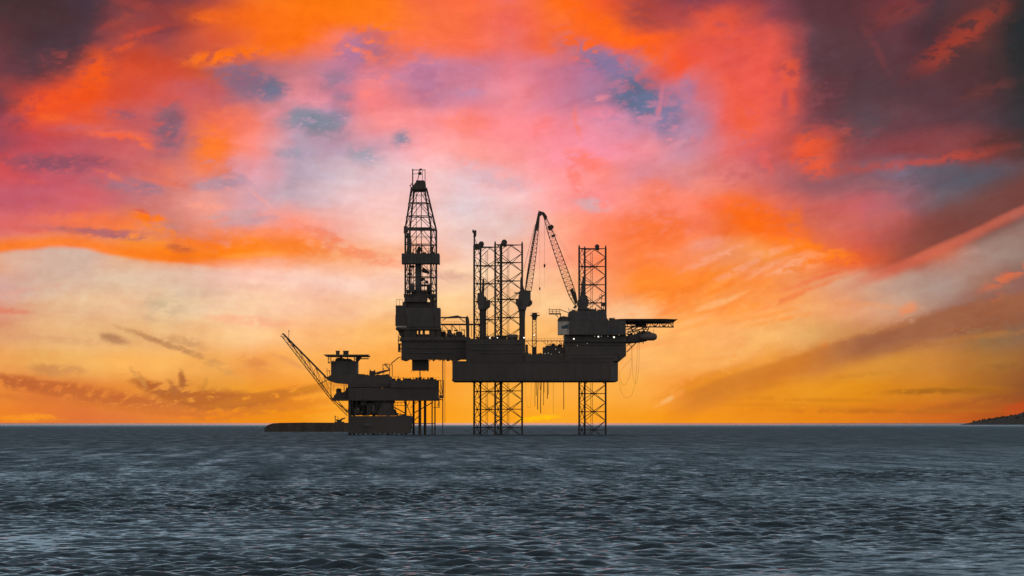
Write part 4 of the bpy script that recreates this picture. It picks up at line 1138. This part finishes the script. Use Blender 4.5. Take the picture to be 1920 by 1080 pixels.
# left: boom hidden, only the pedestal, house and gantry show
crane('pedestal crane by the leftmost leg of the rig, no boom showing', 905.6, 579, 636, 1489,
      [[(894.5, 560), (895.5, 549), (907.5, 548), (909, 566), (912, 572), (911, 580), (897, 580)], [(908.5, 563), (919, 562.5), (919.2, 575), (914, 579.5), (909, 579)], [(908, 555), (911, 557), (913, 562), (908, 563)]],
      [(902.5, 548.5), (903.5, 541), (904.5, 523), (908, 522.5), (908.3, 541), (908, 549)])
# middle
cr, bm, P4 = crane('pedestal crane in the middle of the rig whose boom leans right to meet its neighbour', 979, 579, 665, 1480,
      [[(973, 549), (975, 545), (984, 544), (995, 545), (995, 562), (992, 566), (986, 580), (974, 580), (971, 566)], [(966.8, 562), (975, 560), (975, 575), (971, 576), (967.5, 571)], [(985, 563), (995, 562), (998, 565), (998, 570), (993, 574.5), (985, 575.5)], [(964.5, 548), (974, 548.5), (974, 550.5), (964.5, 550)]],
      [(975.2, 546), (975.2, 528), (976, 520), (979, 519.5), (979.4, 530), (984, 546)],
      (990, 546), (1010.5, 400), [(0, 5.5), (.15, 6.2), (.5, 5.4), (.8, 3.4), (.93, 2.0), (1, 1.4)])
for a_, b_, nm in (((984.8, 545), (1004.5, 432), 'boom_walkway'),):
    MB().pbar(a_, b_, 1479.2, 1479.2, .3, 5).build(nm, 'deck', bm)
b = MB(); b.prism([(1003, 432), (1005.5, 418), (1008.5, 405), (1011.5, 405), (1010, 424), (1008, 433)], 1479.4, 1480.6); b.build('boom_head_plate', 'steel', bm)
b = MB(); b.prism([(1008, 404), (1009, 397.5), (1013, 395.5), (1016.5, 397), (1017, 401.5), (1012, 406)], 1479, 1481); b.build('boom_tip_sheave', 'steel', bm)
b = MB(); b.pbar((1008.5, 396.5), (1012, 394.8), 1480, 1480, .1, 5); b.pbar((1012, 406), (1012, 540), 1480, 1480, .035, 4); b.pbar((1012, 545), (1012, 572), 1480, 1480, .02, 4); b.build('hoist_wire', 'rope', cr)
b = MB(); b.lathe(at(1012, 541, 1480), [(-.7, .12), (-.3, .3), (.3, .28), (.6, .1)], 8); b.build('hook_block', 'steel', cr)
for dx in (-6, -9):
    MB().pbar((978, 521), (1006 + dx * .3, 420), 1480 + dx * .1, 1480 + dx * .1, .05, 4).build('pendant_wire', 'rope', cr)
# right
cr, bm, P4 = crane('pedestal crane on the deckhouse roof whose long boom leans left over the deck', 1094, 580, 596, 1484,
      [[(1083.5, 576), (1084, 562), (1087, 554.5), (1097, 553), (1101.5, 557), (1104, 566), (1102.5, 574), (1099, 580), (1086, 580)], [(1083, 563), (1088, 560), (1088, 575), (1083.4, 575)], [(1099, 559), (1104.2, 562), (1104, 570), (1100, 573)]],
      [(1088, 556), (1090, 541), (1092.5, 519), (1094.5, 517.5), (1097.8, 518.5), (1097.8, 556)],
      (1081, 574), (1021, 405), [(0, 2.0), (.12, 6.6), (.3, 7.0), (.6, 6.2), (.85, 4.4), (.96, 2.4), (1, 1.8)], col=(7.0, 7))
b = MB(); b.prism([(1068.3, 543), (1073.5, 540), (1079.5, 551), (1081.5, 568), (1079, 571), (1074, 558)], 1483, 1485.4); b.build('winch_house', 'steel', bm)
b = MB(); b.prism([(1026.5, 424), (1031.5, 422.5), (1034, 420.5), (1038.5, 424), (1037.5, 428), (1033, 432.5), (1028.5, 431)], 1483.4, 1484.8); b.build('boom_sheave', 'steel', bm)
b = MB(); b.prism([(1033.5, 441), (1041, 438.5), (1041.5, 443), (1035.5, 445)], 1483.4, 1484.8); b.build('boom_sheave', 'steel', bm)
b = MB(); b.prism([(1015, 400), (1018, 396.5), (1021.5, 399.5), (1026, 406), (1025.5, 411), (1021, 412), (1018, 405)], 1483, 1485); b.build('boom_tip_sheave', 'steel', bm)
b = MB(); b.pbar((1021, 411), (1021, 495), 1484, 1484, .05, 4); b.pbar((1021, 501), (1021, 538), 1484, 1484, .03, 4); b.build('hoist_wire', 'rope', cr)
b = MB(); b.lathe(at(1021, 497.5, 1484), [(-1.0, .1), (-.5, .35), (.3, .42), (.55, .15)], 8); b.build('hook_block', 'steel', cr)
for k, dx in enumerate((0, 4)):
    MB().pbar((1037, 428 + dx), (1094 - dx, 519 + dx), 1484, 1484, .03, 4).build('pendant_wire', 'rope', cr)
b = MB(); b.prism([(1074, 577), (1080, 571), (1082, 576), (1078, 578.5)], 1483, 1485); b.build('boom_foot', 'steel', bm)

# folding crane on the pipe deck
fc = thing('folding_crane', 'small folding crane on the pipe deck with its arm laid flat to the left', 'crane', at(876.5, 632, 1490))
b = MB(); b.prism([(872.5, 599), (873.5, 594), (876, 592), (879, 596), (880, 604), (880, 632), (874, 632), (873.5, 610)], 1489.2, 1490.8); b.build('post', 'steel', fc)
b = MB(); b.prism([(826.8, 594.3), (840, 594), (857, 591.2), (866, 594), (874, 594.3), (874, 596.8), (860, 596.4), (840, 597), (826.8, 596.8)], 1489.4, 1490.6); b.build('arm', 'steel', fc)
b = MB(); b.pbar((836, 597), (830, 601), 1490, 1490, .15); b.pbar((862, 597), (872, 604), 1490, 1490, .18); b.build('cylinder', 'pipe', fc)

# radio mast beside the left leg
ms = MB()
ms.pbar((889.4, 632), (889.4, 445), 1505, 1505, .42, 8, .36)
ms.pbar((890.5, 448), (895, 459), 1505, 1505, .1, 5)
ms.prism([(885.5, 431), (887.5, 430), (888.5, 432.5), (892, 431), (893.4, 433), (893, 441), (892, 444), (889, 447.5), (887.5, 444), (887.8, 438), (885.4, 435)], 1504.4, 1505.6)
tag(ms.build('leg_mast', 'rust'), 'tall pole with a lumpy head rising beside the leftmost leg of the rig', 'mast')

# lattice vent tower on the main deck
vt = thing('vent_tower', 'slim square lattice tower with a small railed platform standing on the open deck', 'tower', at(1001.8, 664.5, 1482))
for i in range(4):
    s_, e_ = ((-1, 0), (1, 0), (1, 1), (-1, 1))[i]
    MB().pbar((1001.8 + 3.6 * s_, 664.5), (1001.8 + 3.3 * s_, 590), 1481 + 2 * e_, 1481 + 2 * e_, .17, 6).build('post', 'steel', vt)
for k in range(11):
    y0, y1 = 590 + k * 6.75, 596.75 + k * 6.75
    for Y0 in (1481, 1483):
        MB().pbar((998.3, y0), (1005.3, y1), Y0, Y0, .09, 4).build('lacing_bar', 'steel', vt)
        MB().pbar((998.3, y1), (1005.3, y1), Y0, Y0, .09, 4).build('rung', 'steel', vt)
b = MB(); b.pbox(994.5, 1012, 590.5, 592.2, 1480.5, 1483.5); b.build('platform', 'deck', vt)
b = MB()
for Y0 in (1480.6, 1483.4):
    b.pbar((995.5, 586.5), (1010.5, 586.5), Y0, Y0, .08, 4)
    for x_ in (995.5, 999, 1003, 1007, 1010.5): b.pbar((x_, 586), (x_, 590.5), Y0, Y0, .07, 4)
b.build('railing', 'steel', vt)
b = MB(); b.prism([(997, 590.4), (998, 587), (1006, 586.5), (1008, 590.4)], 1481.2, 1482.8); b.build('tank', 'steel', vt)
b = MB(); b.prism([(997, 592.3), (1008, 592.3), (1005.6, 600), (998, 600)], 1481.2, 1482.8); b.build('hopper', 'steel', vt)
b = MB(); b.pbox(998.5, 1005.5, 650, 664.4, 1481.2, 1482.8); b.build('base_cabinet', 'steel', vt)

# ------------------------------------------------------------------ hoses and ropes under the rig
HG = 'hoses hanging below the hull'
HL = ['long thin hose at the left edge of the bundle under the hull', 'short hose second from the left in the bundle under the hull', 'thick hose third from the left in the bundle under the hull',
      'shortest hose, hanging in the middle of the bundle under the hull', 'longest thick hose, reaching lowest of the bundle under the hull', 'thin hose just right of the longest one under the hull',
      'short thin hose near the right side of the bundle under the hull', 'thick hose of middling length, second last on the right of the bundle', 'short hose at the right edge of the bundle under the hull',
      'straight hose hanging alone halfway between the bundle and the right leg', 'hair-thin line hanging alone just right of the hose bundle']
for i, (x_, y1, r, bend) in enumerate(((1003.5, 762, .10, .5), (1005.5, 742, .12, .2), (1009.2, 768, .17, 1.2), (1012.5, 731, .12, .3), (1015, 775, .17, 1.4), (1018.7, 760, .12, .6), (1020.5, 736, .10, .2), (1025.8, 748, .16, .6), (1028.5, 740, .1, .3), (1056.8, 768, .14, .2), (1037.5, 775, .05, .1))):
    pts = [at(x_ + bend * math.sin(k / 6 * 2.2) * (1 if i % 2 else -1), 714.6 + (y1 - 714.6) * k / 6, 1486 + i * 2) for k in range(7)]
    tag(MB().path(pts, r, 5).build('hanging_hose', 'rope'), HL[i], 'hose', HG)
LG = 'thin slack lines hanging in loops'


def loop_line(pts, Y, r, label):
    q = []
    n = len(pts)
    for i in range(n - 1):     # smooth curve through the points
        p0, p1, p2, p3 = (Vector(pts[max(i - 1, 0)]), Vector(pts[i]), Vector(pts[i + 1]), Vector(pts[min(i + 2, n - 1)]))
        for k in range(6):
            t = k / 6
            c = .5 * ((2 * p1) + (p2 - p0) * t + (2 * p0 - 5 * p1 + 4 * p2 - p3) * t * t + (3 * p1 - p0 - 3 * p2 + p3) * t ** 3)
            q.append(at(c.x, c.y, Y))
    q.append(at(*pts[-1], Y))
    tag(MB().path(q, r, 4).build('slack_line', 'rope'), label, 'rope', LG)


loop_line([(1185, 642), (1184, 680), (1180, 706), (1172, 721), (1166, 720), (1161.5, 700), (1168, 690), (1184, 672)], 1490, .05, 'slack line looping from the boat deck back to the bow corner of the hull')
loop_line([(1199, 636), (1198, 680), (1195, 712), (1190.5, 719), (1187, 706), (1185, 665), (1184.5, 645)], 1492, .05, 'narrow slack loop hanging from the outer end of the boat deck')
loop_line([(1161.5, 716), (1164, 732), (1170, 743), (1176.5, 746), (1184, 741), (1190, 724), (1193, 700), (1196, 638)], 1494, .05, 'longest slack loop reaching lowest beside the bow of the hull')
loop_line([(985, 716), (986, 745), (989, 762), (992, 764.5), (995, 758), (996.5, 716)], 1490, .04, 'faint slack loop under the hull between leg and hoses')
for i, (x_, r, y1) in enumerate(((830.2, .22, 817), (834.2, .09, 792))):
    p = MB(); p.pbar((x_, 674), (x_, y1 if i else 822), 1489, 1489, r, 8)
    tag(p.build('conductor_pipe', 'pipe'), ('straight conductor pipe dropping from the cantilever into the sea' if i == 0 else 'thin guide line hanging beside the conductor pipe above the sea'), 'pipe' if i == 0 else 'cable')

clutter(RIG, 'deck_clutter', 827, 872, 631.4, 1488, 1505, 34, 9, 31)
clutter(RIG, 'deck_clutter', 875, 983, 636.4, 1478, 1500, 60, 6.5, 32)
clutter(RIG, 'deck_clutter', 986, 1016, 664.4, 1478, 1500, 14, 5, 33)
clutter(RIG, 'deck_clutter', 1019, 1058, 650.5, 1483, 1498, 26, 6, 34)
clutter(RIG, 'roof_clutter', 1069, 1136, 582.9, 1482, 1512, 30, 4.5, 35)
clutter(RIG, 'roof_clutter', 1138, 1164, 600.2, 1484, 1508, 12, 5, 36, 4)
clutter(RIG, 'under_deck_clutter', 755, 868, 674.4, 1487, 1507, 30, 2.5, 37, 5, True)
clutter(RIG, 'boat_deck_clutter', 1175, 1214, 628, 1484, 1508, 34, 9, 38, 5)
clutter(RIG, 'boat_deck_clutter', 1176, 1210, 641, 1484, 1508, 10, 4, 39, 4, True)
clutter(RIG, 'catwalk_clutter', 828, 872, 620, 1490, 1500, 16, 8, 40, 6)
clutter(RIG, 'stern_clutter', 746, 756, 640, 1489, 1503, 10, 16, 41, 4)
# pipe runs and fittings on the near side of the rig
for k, (xa, xb, y_, r) in enumerate(((880, 980, 645, .12), (880, 960, 655, .16), (900, 984, 662, .1), (760, 868, 652, .12), (764, 850, 661, .15), (1064, 1170, 646.5, .1), (1072, 1150, 671, .12))):
    Y0 = 1475.6 if 870 < xa < 1000 else (1486 if xa < 870 else 1476.6 if y_ < 660 else 1473.1)
    MB().pbar((xa, y_), (xb, y_), Y0, Y0, r, 6).build('pipe_run', 'pipe', RIG)

# ------------------------------------------------------------------ wellhead platform
WP = thing('wellhead_platform', 'smaller fixed production platform left of the rig with helideck roof, stacked decks and tubular legs', 'oil platform', at(720, 815, 1498))
b = MB(); b.pbox(620.5, 668.8, 677, 703.5, 1490, 1508); qh = b.build('quarters', 'grey', WP)
for k in range(8):
    b = MB(); b.pbox(622.5 + k * 5.8, 623.2 + k * 5.8, 678, 703, 1489.8, 1489.996); b.build('wall_rib', 'grey', qh)
b = MB(); b.prism([(628, 676.8), (629, 673), (636, 672), (637.5, 670), (641, 671), (648, 672.5), (656, 672.5), (661, 676.8)], 1492, 1504); b.build('roof_plant', 'steel', WP)
b = MB(); b.pbox(637.5, 641, 667.9, 671, 1493, 1496); b.build('vent', 'steel', WP)
b = MB(); b.pbox(609.5, 689.5, 665.2, 667.8, 1486, 1512); b.build('helideck', 'deck', WP)
b = MB()
b.pbar((606.5, 665.3), (612, 666.5), 1489, 1489, .1, 5); b.pbar((688, 666.5), (692, 664.6), 1489, 1489, .1, 5)
for Y0 in (1486.4, 1511): b.pbar((607.5, 665), (691, 665), Y0, Y0, .09, 5)
b.build('safety_net', 'rope', WP)
for x0_, y0_ in ((629.8, 657.5), (643.4, 657.5)):
    wd = 6.2 if x0_ < 640 else 9.4
    tk = MB(); tk.pbox(x0_, x0_ + wd, y0_ + 1.5, 665, 1490, 1494); tk.pbox(x0_ - .5, x0_ + wd + .5, y0_, y0_ + 1.4, 1489.6, 1494.4)
    tag(tk.build('equipment_box', 'steel'), ('narrow equipment box standing on the roof helideck, left of its wider twin' if x0_ < 640 else 'wide equipment box standing on the roof helideck of the smaller platform'), 'box', 'boxes on the roof helideck')
for x_, Y0 in ((615.5, 1488), (620.5, 1488), (668, 1488), (664.5, 1488), (615.5, 1509), (668, 1509)):
    MB().pbar((x_, 667.8), (x_, 681 if x_ < 620 else 677), Y0, Y0, .16).build('helideck_post', 'steel', WP)
for a_, b_ in (((668.5, 677), (675, 668)), ((663, 668), (668, 676)), ((615.5, 681), (621, 676)), ((615.5, 673), (621, 673)), ((615.5, 680.6), (622, 680.6))):
    MB().pbar(a_, b_, 1488, 1488, .14).build('helideck_brace', 'steel', WP)
b = MB(); b.prism([(668.6, 667.9), (676, 667.9), (670, 676), (668.6, 678)], 1490, 1506); b.build('helideck_bracket', 'steel', WP)
b = MB(); b.pbox(672, 690.5, 671.6, 673.2, 1490, 1496); b.build('catwalk', 'deck', WP)
# upper deck
b = MB(); b.prism([(613.5, 707), (622, 702), (670, 702), (672, 701), (682, 701.5), (688, 703.5), (700, 704), (716, 704.5), (731.5, 705.5), (732, 719.6), (650, 719.6), (628, 718), (613.5, 713)], 1487, 1509); b.build('upper_deck', 'hull', WP)
b = MB(); b.pbox(732.2, 821, 712.8, 727, 1486, 1510); b.build('production_deck', 'hull', WP)
b = MB(); b.pbox(652, 732, 719.7, 726.2, 1487, 1509); b.pbox(652, 704, 726.2, 727.3, 1488, 1508); b.build('pipe_gallery', 'steel', WP)
b = MB(); b.pbox(653, 820, 727.4, 748.5, 1486.5, 1509.5); pm = b.build('process_module', 'hull', WP)
for k in range(20):
    b = MB(); b.pbox(656 + k * 8.2, 657.2 + k * 8.2, 729, 747, 1486.3, 1486.496); b.build('wall_stiffener', 'hull', pm)
b = MB(); b.pbox(622, 820, 748.6, 751, 1486, 1510); b.build('cellar_deck', 'deck', WP)
b = MB(); b.prism([(624, 748.5), (626, 742), (632, 735.5), (646, 735), (650, 727), (652.8, 727), (652.8, 748.5)], 1490, 1504); b.build('pump_skid', 'steel', WP)
p_ = at(634.8, 733.5, 1491)
b = MB(); b.lathe((p_.x, 1492, p_.z - 1.6), [(0, 1.1), (2.3, 1.1), (2.8, .7)], 12); b.build('separator_vessel', 'steel', WP)
for x_ in (620.5, 645, 649):
    MB().pbar((x_, 714), (x_, 748), 1487.2, 1487.2, .13).build('deck_post', 'steel', WP)
b = MB()
for y_ in (722, 731, 739): b.pbar((620.5, y_), (652, y_), 1487.2, 1487.2, .06, 4)
for x_ in (626, 641, 646): b.pbar((x_, 722), (x_, 735), 1487.2, 1487.2, .06, 4)
b.build('railing', 'steel', WP)
rr = random.Random(9)
xx = 672
while xx < 728:
    wv = rr.uniform(4, 9); hv = rr.uniform(.6, 3)
    b = MB(); b.pbox(xx, xx + wv, 704.5 - hv, 705.5, 1490, 1496); b.build('deck_equipment', 'steel', WP); xx += wv + rr.uniform(1, 5)
b = MB(); b.pbox(692.5, 703.5, 695.5, 703.5, 1491, 1495); b.build('tank', 'steel', WP)
b = MB(); b.pbox(693, 695, 693, 695.4, 1491, 1492); b.pbox(701, 703, 693.4, 695.4, 1491, 1492); b.build('tank_fitting', 'steel', WP)
b = MB()
for xa, xb, y_ in ((735, 825, 708), (735, 745, 706)):
    b.pbar((xa, y_), (xb, y_), 1486.2, 1486.2, .05, 4)
    x_ = xa
    while x_ < xb: b.pbar((x_, y_), (x_, 712.8), 1486.2, 1486.2, .06, 4); x_ += 5.5
b.build('railing', 'steel', WP)
for x_, wv, hv in ((744, 6, 2.4), (756, 8, 3.4), (770, 5, 1.4), (779, 4, 5), (787, 3, 6), (796, 9, 1.8), (812, 6, 2.0)):
    b = MB(); b.pbox(x_, x_ + wv, 712.7 - hv, 712.7, 1492, 1496); b.build('wellhead', 'steel', WP)
for x_ in (614, 618.5):
    b = MB(); b.pbar((x_, 707), (x_ - 1, 690 + (x_ - 614)), 1488, 1488, .1, 5); b.pbar((x_ - 3, 696), (x_ + 4, 695), 1488, 1488, .08, 5); b.build('handrail', 'steel', WP)
# stair tower on the right end
st = part('stair_tower', WP)
for x_ in (822.5, 826.5, 831.5):
    MB().pbar((x_, 712.5), (x_, 746 if x_ > 823 else 764), 1488, 1488, .13).build('post', 'steel', st)
MB().pbar((820, 713.5), (828, 713.5), 1488, 1488, .13).build('rail', 'steel', st)
for a_, b_ in (((826, 714), (829, 735)), ((829, 735), (824.5, 746)), ((822, 728), (827, 741)), ((820, 762), (824, 747))):
    MB().pbar(a_, b_, 1488, 1488, .1).build('flight', 'steel', st)
b = MB(); b.pbox(823.5, 831.8, 741, 746.5, 1487, 1489); b.build('basket', 'steel', st)
b = MB(); b.pbox(815, 826, 747, 748.6, 1487, 1492); b.build('landing', 'deck', st)
clutter(WP, 'deck_clutter', 672, 730, 704.5, 1489, 1500, 26, 4, 51)
clutter(WP, 'deck_clutter', 734, 818, 712.7, 1489, 1504, 40, 5, 52, 5)
clutter(WP, 'gallery_clutter', 653, 731, 727.3, 1487.2, 1500, 70, 8, 53, 9)
clutter(WP, 'gallery_clutter', 622, 652, 748.4, 1488, 1500, 16, 9, 54, 6)
clutter(WP, 'cellar_clutter', 654, 742, 778.4, 1487, 1498, 110, 27, 55, 9)
clutter(WP, 'cellar_clutter', 654, 740, 751.2, 1487, 1498, 46, 14, 56, 8, True)
clutter(WP, 'roof_clutter', 622, 668, 676.6, 1491, 1504, 16, 6, 57, 5)
clutter(WP, 'landing_clutter', 735, 772, 778.3, 1488, 1500, 14, 6, 58, 5)
clutter(WP, 'edge_clutter', 800, 830, 748.5, 1487, 1495, 12, 5, 59, 4, True)
# jacket: legs, conductors and braces down to the water
for x_, r, Y0 in ((760.5, .42, 1490), (775.5, .46, 1504), (787.2, .60, 1492), (797, .55, 1497), (810.2, .26, 1490), (815.6, .26, 1502), (656, .6, 1490), (664, .5, 1506), (701, .6, 1491), (728, .5, 1505)):
    MB().bar((at(x_, 750.5, Y0)), at(x_, 821, Y0), r, 10).build('jacket_leg', 'rust', WP)
for a_, b_, r in (((733, 760), (760, 775), .2), ((760, 751), (775, 790), .14), ((775, 775), (812, 754), .2), ((775, 790), (788, 778), .17), ((757, 751), (761, 765), .12), ((768, 752), (763, 765), .12), ((770, 765), (780, 752), .12),
                  ((775, 794), (816, 794), .15), ((733, 755), (760, 754), .1), ((737, 760.5), (760, 760.5), .1), ((745, 755), (745, 761), .08), ((752, 755), (752, 761), .08), ((733, 770), (760, 781), .18), ((760, 812), (775, 799), .18), ((812, 764), (824, 764), .1), ((815, 748), (815, 764), .1), ((824, 748), (824, 764), .1), ((741, 756), (740, 761), .08), ((775, 760), (784, 752), .12)):
    MB().pbar(a_, b_, 1489.5, 1489.5, r).build('jacket_brace', 'rust', WP)
b = MB(); b.prism([(653, 751.2), (733, 751.2), (735, 764), (741, 770), (745, 778), (653, 778)], 1493, 1504); b.build('wellbay_enclosure', 'hull', WP)
# the gaps that show sky between vessels below the cellar deck are left open at the front row
for xa, xb, ya, yb in ((653, 658, 752, 806), (664, 674, 766, 779), (676, 688, 751.4, 760), (690, 702, 756, 770), (704, 738, 751.4, 766), (700, 712, 768, 779)):
    b = MB(); b.pbox(xa, xb, ya, yb, 1488.2, 1492.6); b.build('vessel_skid', 'steel', WP)
p_ = at(724, 779, 1487)
b = MB(); b.prism([(709, 779.5), (712, 765), (718, 757), (732, 757), (737, 768), (742, 779.5)], 1486.2, 1488); b.build('tarpaulin', 'steel', WP)
b = MB(); b.prism([(653, 779.8), (742, 779.8), (745, 778.5), (760, 778.5), (772, 780.5), (772, 785), (768, 812.6), (653, 812.6)], 1486.4, 1508); b.build('boat_landing_block', 'hull', WP)
b = MB()
for x_ in range(655, 772, 9): b.pbar((x_, 812), (x_ - 4, 818.5), 1487, 1487, .3, 6)
b.build('fender', 'rust', WP)
b = MB(); b.prism([(680, 799), (684, 794), (694, 793.5), (700, 799)], 1485.9, 1486.3); b.build('access_hatch', 'grey', WP)

# flare boom, cantilevered up to the left
fb = part('flare_boom', WP)
tops = [at(530, 625, 1489), at(651, 741, 1489)]
tops = [at(530.5, 625.5, 1491), at(615.5, 711.5, 1491)]
lowA = [at(529, 631.5, 1488), at(618, 746.5, 1488), at(651.5, 779.5, 1488)]
lowB = [at(535.5, 631.5, 1494), at(624, 748, 1494), at(651.5, 774, 1494)]
MB().bar(tops[0], tops[1], .36, 6).build('boom_chord', 'steel', fb)
for lw in (lowA, lowB):
    MB().bar(lw[0], lw[1], .17, 5).bar(lw[1], lw[2], .17, 5).build('boom_chord', 'steel', fb)
nb = 11
for k in range(nb + 1):
    t = k / nb
    T = tops[0].lerp(tops[1], t); A = lowA[0].lerp(lowA[1], t); B = lowB[0].lerp(lowB[1], t)
    MB().bar(A, B, .08, 4).build('boom_brace', 'steel', fb)
    if k % 2 == 0 and k:
        MB().bar(T, B, .08, 4).bar(T, A, .08, 4).build('boom_brace', 'steel', fb)
    if k < nb:
        t2 = (k + 1) / nb
        T2 = tops[0].lerp(tops[1], t2); A2 = lowA[0].lerp(lowA[1], t2); B2 = lowB[0].lerp(lowB[1], t2)
        MB().bar(A, B2, .07, 4).build('boom_brace', 'steel', fb)
        if k % 2 == 0: MB().bar(T, B2, .09, 4).build('boom_brace', 'steel', fb)
        else: MB().bar(A, T2, .07, 4).build('boom_brace', 'steel', fb)
b = MB(); b.pbar((526, 631), (534, 632), 1491, 1491, .14, 5); b.pbar((530, 624.5), (526, 631), 1491, 1491, .1, 5); b.pbar((541.5, 634), (541.5, 619.5), 1491, 1491, .1, 5); b.pbox(540.5, 542.6, 619.5, 621.5, 1490.8, 1491.2); b.build('flare_tip', 'pipe', fb)
for a_, b_ in (((618, 746.5), (622, 748)), ((622, 748), (652, 770)), ((632, 749), (652, 773)), ((598, 720), (613, 713))):
    MB().pbar(a_, b_, 1489, 1489, .15).build('boom_stay', 'steel', fb)

# small deck crane of the platform
pc = thing('deck_crane', 'small deck crane on the fixed platform with a low boom and raised jib', 'crane', at(732, 706, 1492))
for x_ in (718, 730.5, 735.5):
    MB().pbar((x_, 706), (x_, 683.5), 1491 if x_ < 735 else 1493, 1491 if x_ < 735 else 1493, .13).build('post', 'steel', pc)
b = MB(); b.pbar((717, 684), (736, 684), 1491, 1491, .14); b.pbar((720, 682.5), (727, 682), 1491, 1491, .13); b.pbar((718, 690), (722, 696), 1491, 1491, .1); b.build('frame_beam', 'steel', pc)
b = MB(); b.prism([(702, 699), (712, 696), (730, 692.5), (732, 694.5), (718, 699), (704, 702)], 1490.6, 1491.6); b.build('boom', 'steel', pc)
b = MB(); b.pbar((722, 684), (731, 693), 1491, 1491, .22); b.pbar((706, 703), (722, 696), 1491, 1491, .12); b.build('ram', 'pipe', pc)
b = MB(); b.pbar((733, 682), (748, 670), 1491, 1491, .2); b.pbar((748, 670), (753, 669.5), 1491, 1491, .15); b.build('jib', 'steel', pc)

# ------------------------------------------------------------------ barge behind the platform
BY = 1985.0
bg = thing('barge', 'long low dark barge lying on the water behind the smaller platform', 'barge', at(580, 809.5, BY))
hl = []
sec = [(495.5, 807.8, .15), (497, 802, .5), (503, 797.5, .75), (511, 794.6, .9), (524, 793.6, 1.0), (570, 793.0, 1.0), (620, 793.2, 1.0), (660, 793.4, 1.0), (690, 794, 1.0)]
hw = 9.0
vs = []; fs = []
for x_, yt, wv in sec:
    p = at(x_, yt, BY)
    q = at(x_, 812, BY)
    vs += [(p.x, BY - hw * wv, q.z), (p.x, BY - hw * wv, p.z), (p.x, BY + hw * wv, p.z), (p.x, BY + hw * wv, q.z)]
n_ = len(sec)
for i in range(n_ - 1):
    a = i * 4; c = a + 4
    for k in range(4): fs.append((a + k, c + k, c + (k + 1) % 4, a + (k + 1) % 4)[::-1])
fs += [(0, 1, 2, 3), (n_ * 4 - 1, n_ * 4 - 2, n_ * 4 - 3, n_ * 4 - 4)]
b = MB(); b._add(vs, [f[::-1] for f in fs]); b.build('hull', 'rust', bg)
b = MB()
for (xa, ya, wa), (xb, yb, wb) in zip(sec[1:], sec[2:]):
    b.pbar((xa, ya - .3), (xb, yb - .3), BY - hw * wa, BY - hw * wb, .14, 5)
b.build('bulwark_rail', 'grey', bg)
for x_ in range(526, 650, 13):
    b = MB(); b.pbox(x_, x_ + 1.2, 796, 806, BY - hw - .2, BY - hw - .005); b.build('fender', 'steel', bg)
bc = thing('deck_winch', 'small winch frame with a mast standing on the barge deck near the platform', 'winch', at(636, 793, BY))
MB().pbar((628.5, 793), (628.5, 779), BY - 4, BY - 4, .2).build('mast', 'steel', bc)
b = MB(); b.prism([(629, 786), (637, 787), (640, 784.5), (647, 783), (647.5, 784.5), (641, 787.5), (640, 791), (632, 791)], BY - 5, BY - 3); b.build('winch_drum', 'steel', bc)
b = MB(); b.pbox(627.5, 645, 790.6, 793.2, BY - 6, BY - 2); b.build('winch_bed', 'steel', bc)
b = MB(); b.pbar((627, 781), (631, 782), BY - 4, BY - 4, .14); b.pbar((634, 786), (634, 781), BY - 4, BY - 4, .14); b.pbar((638, 786), (638, 791), BY - 4, BY - 4, .16); b.build('winch_handle', 'steel', bc)
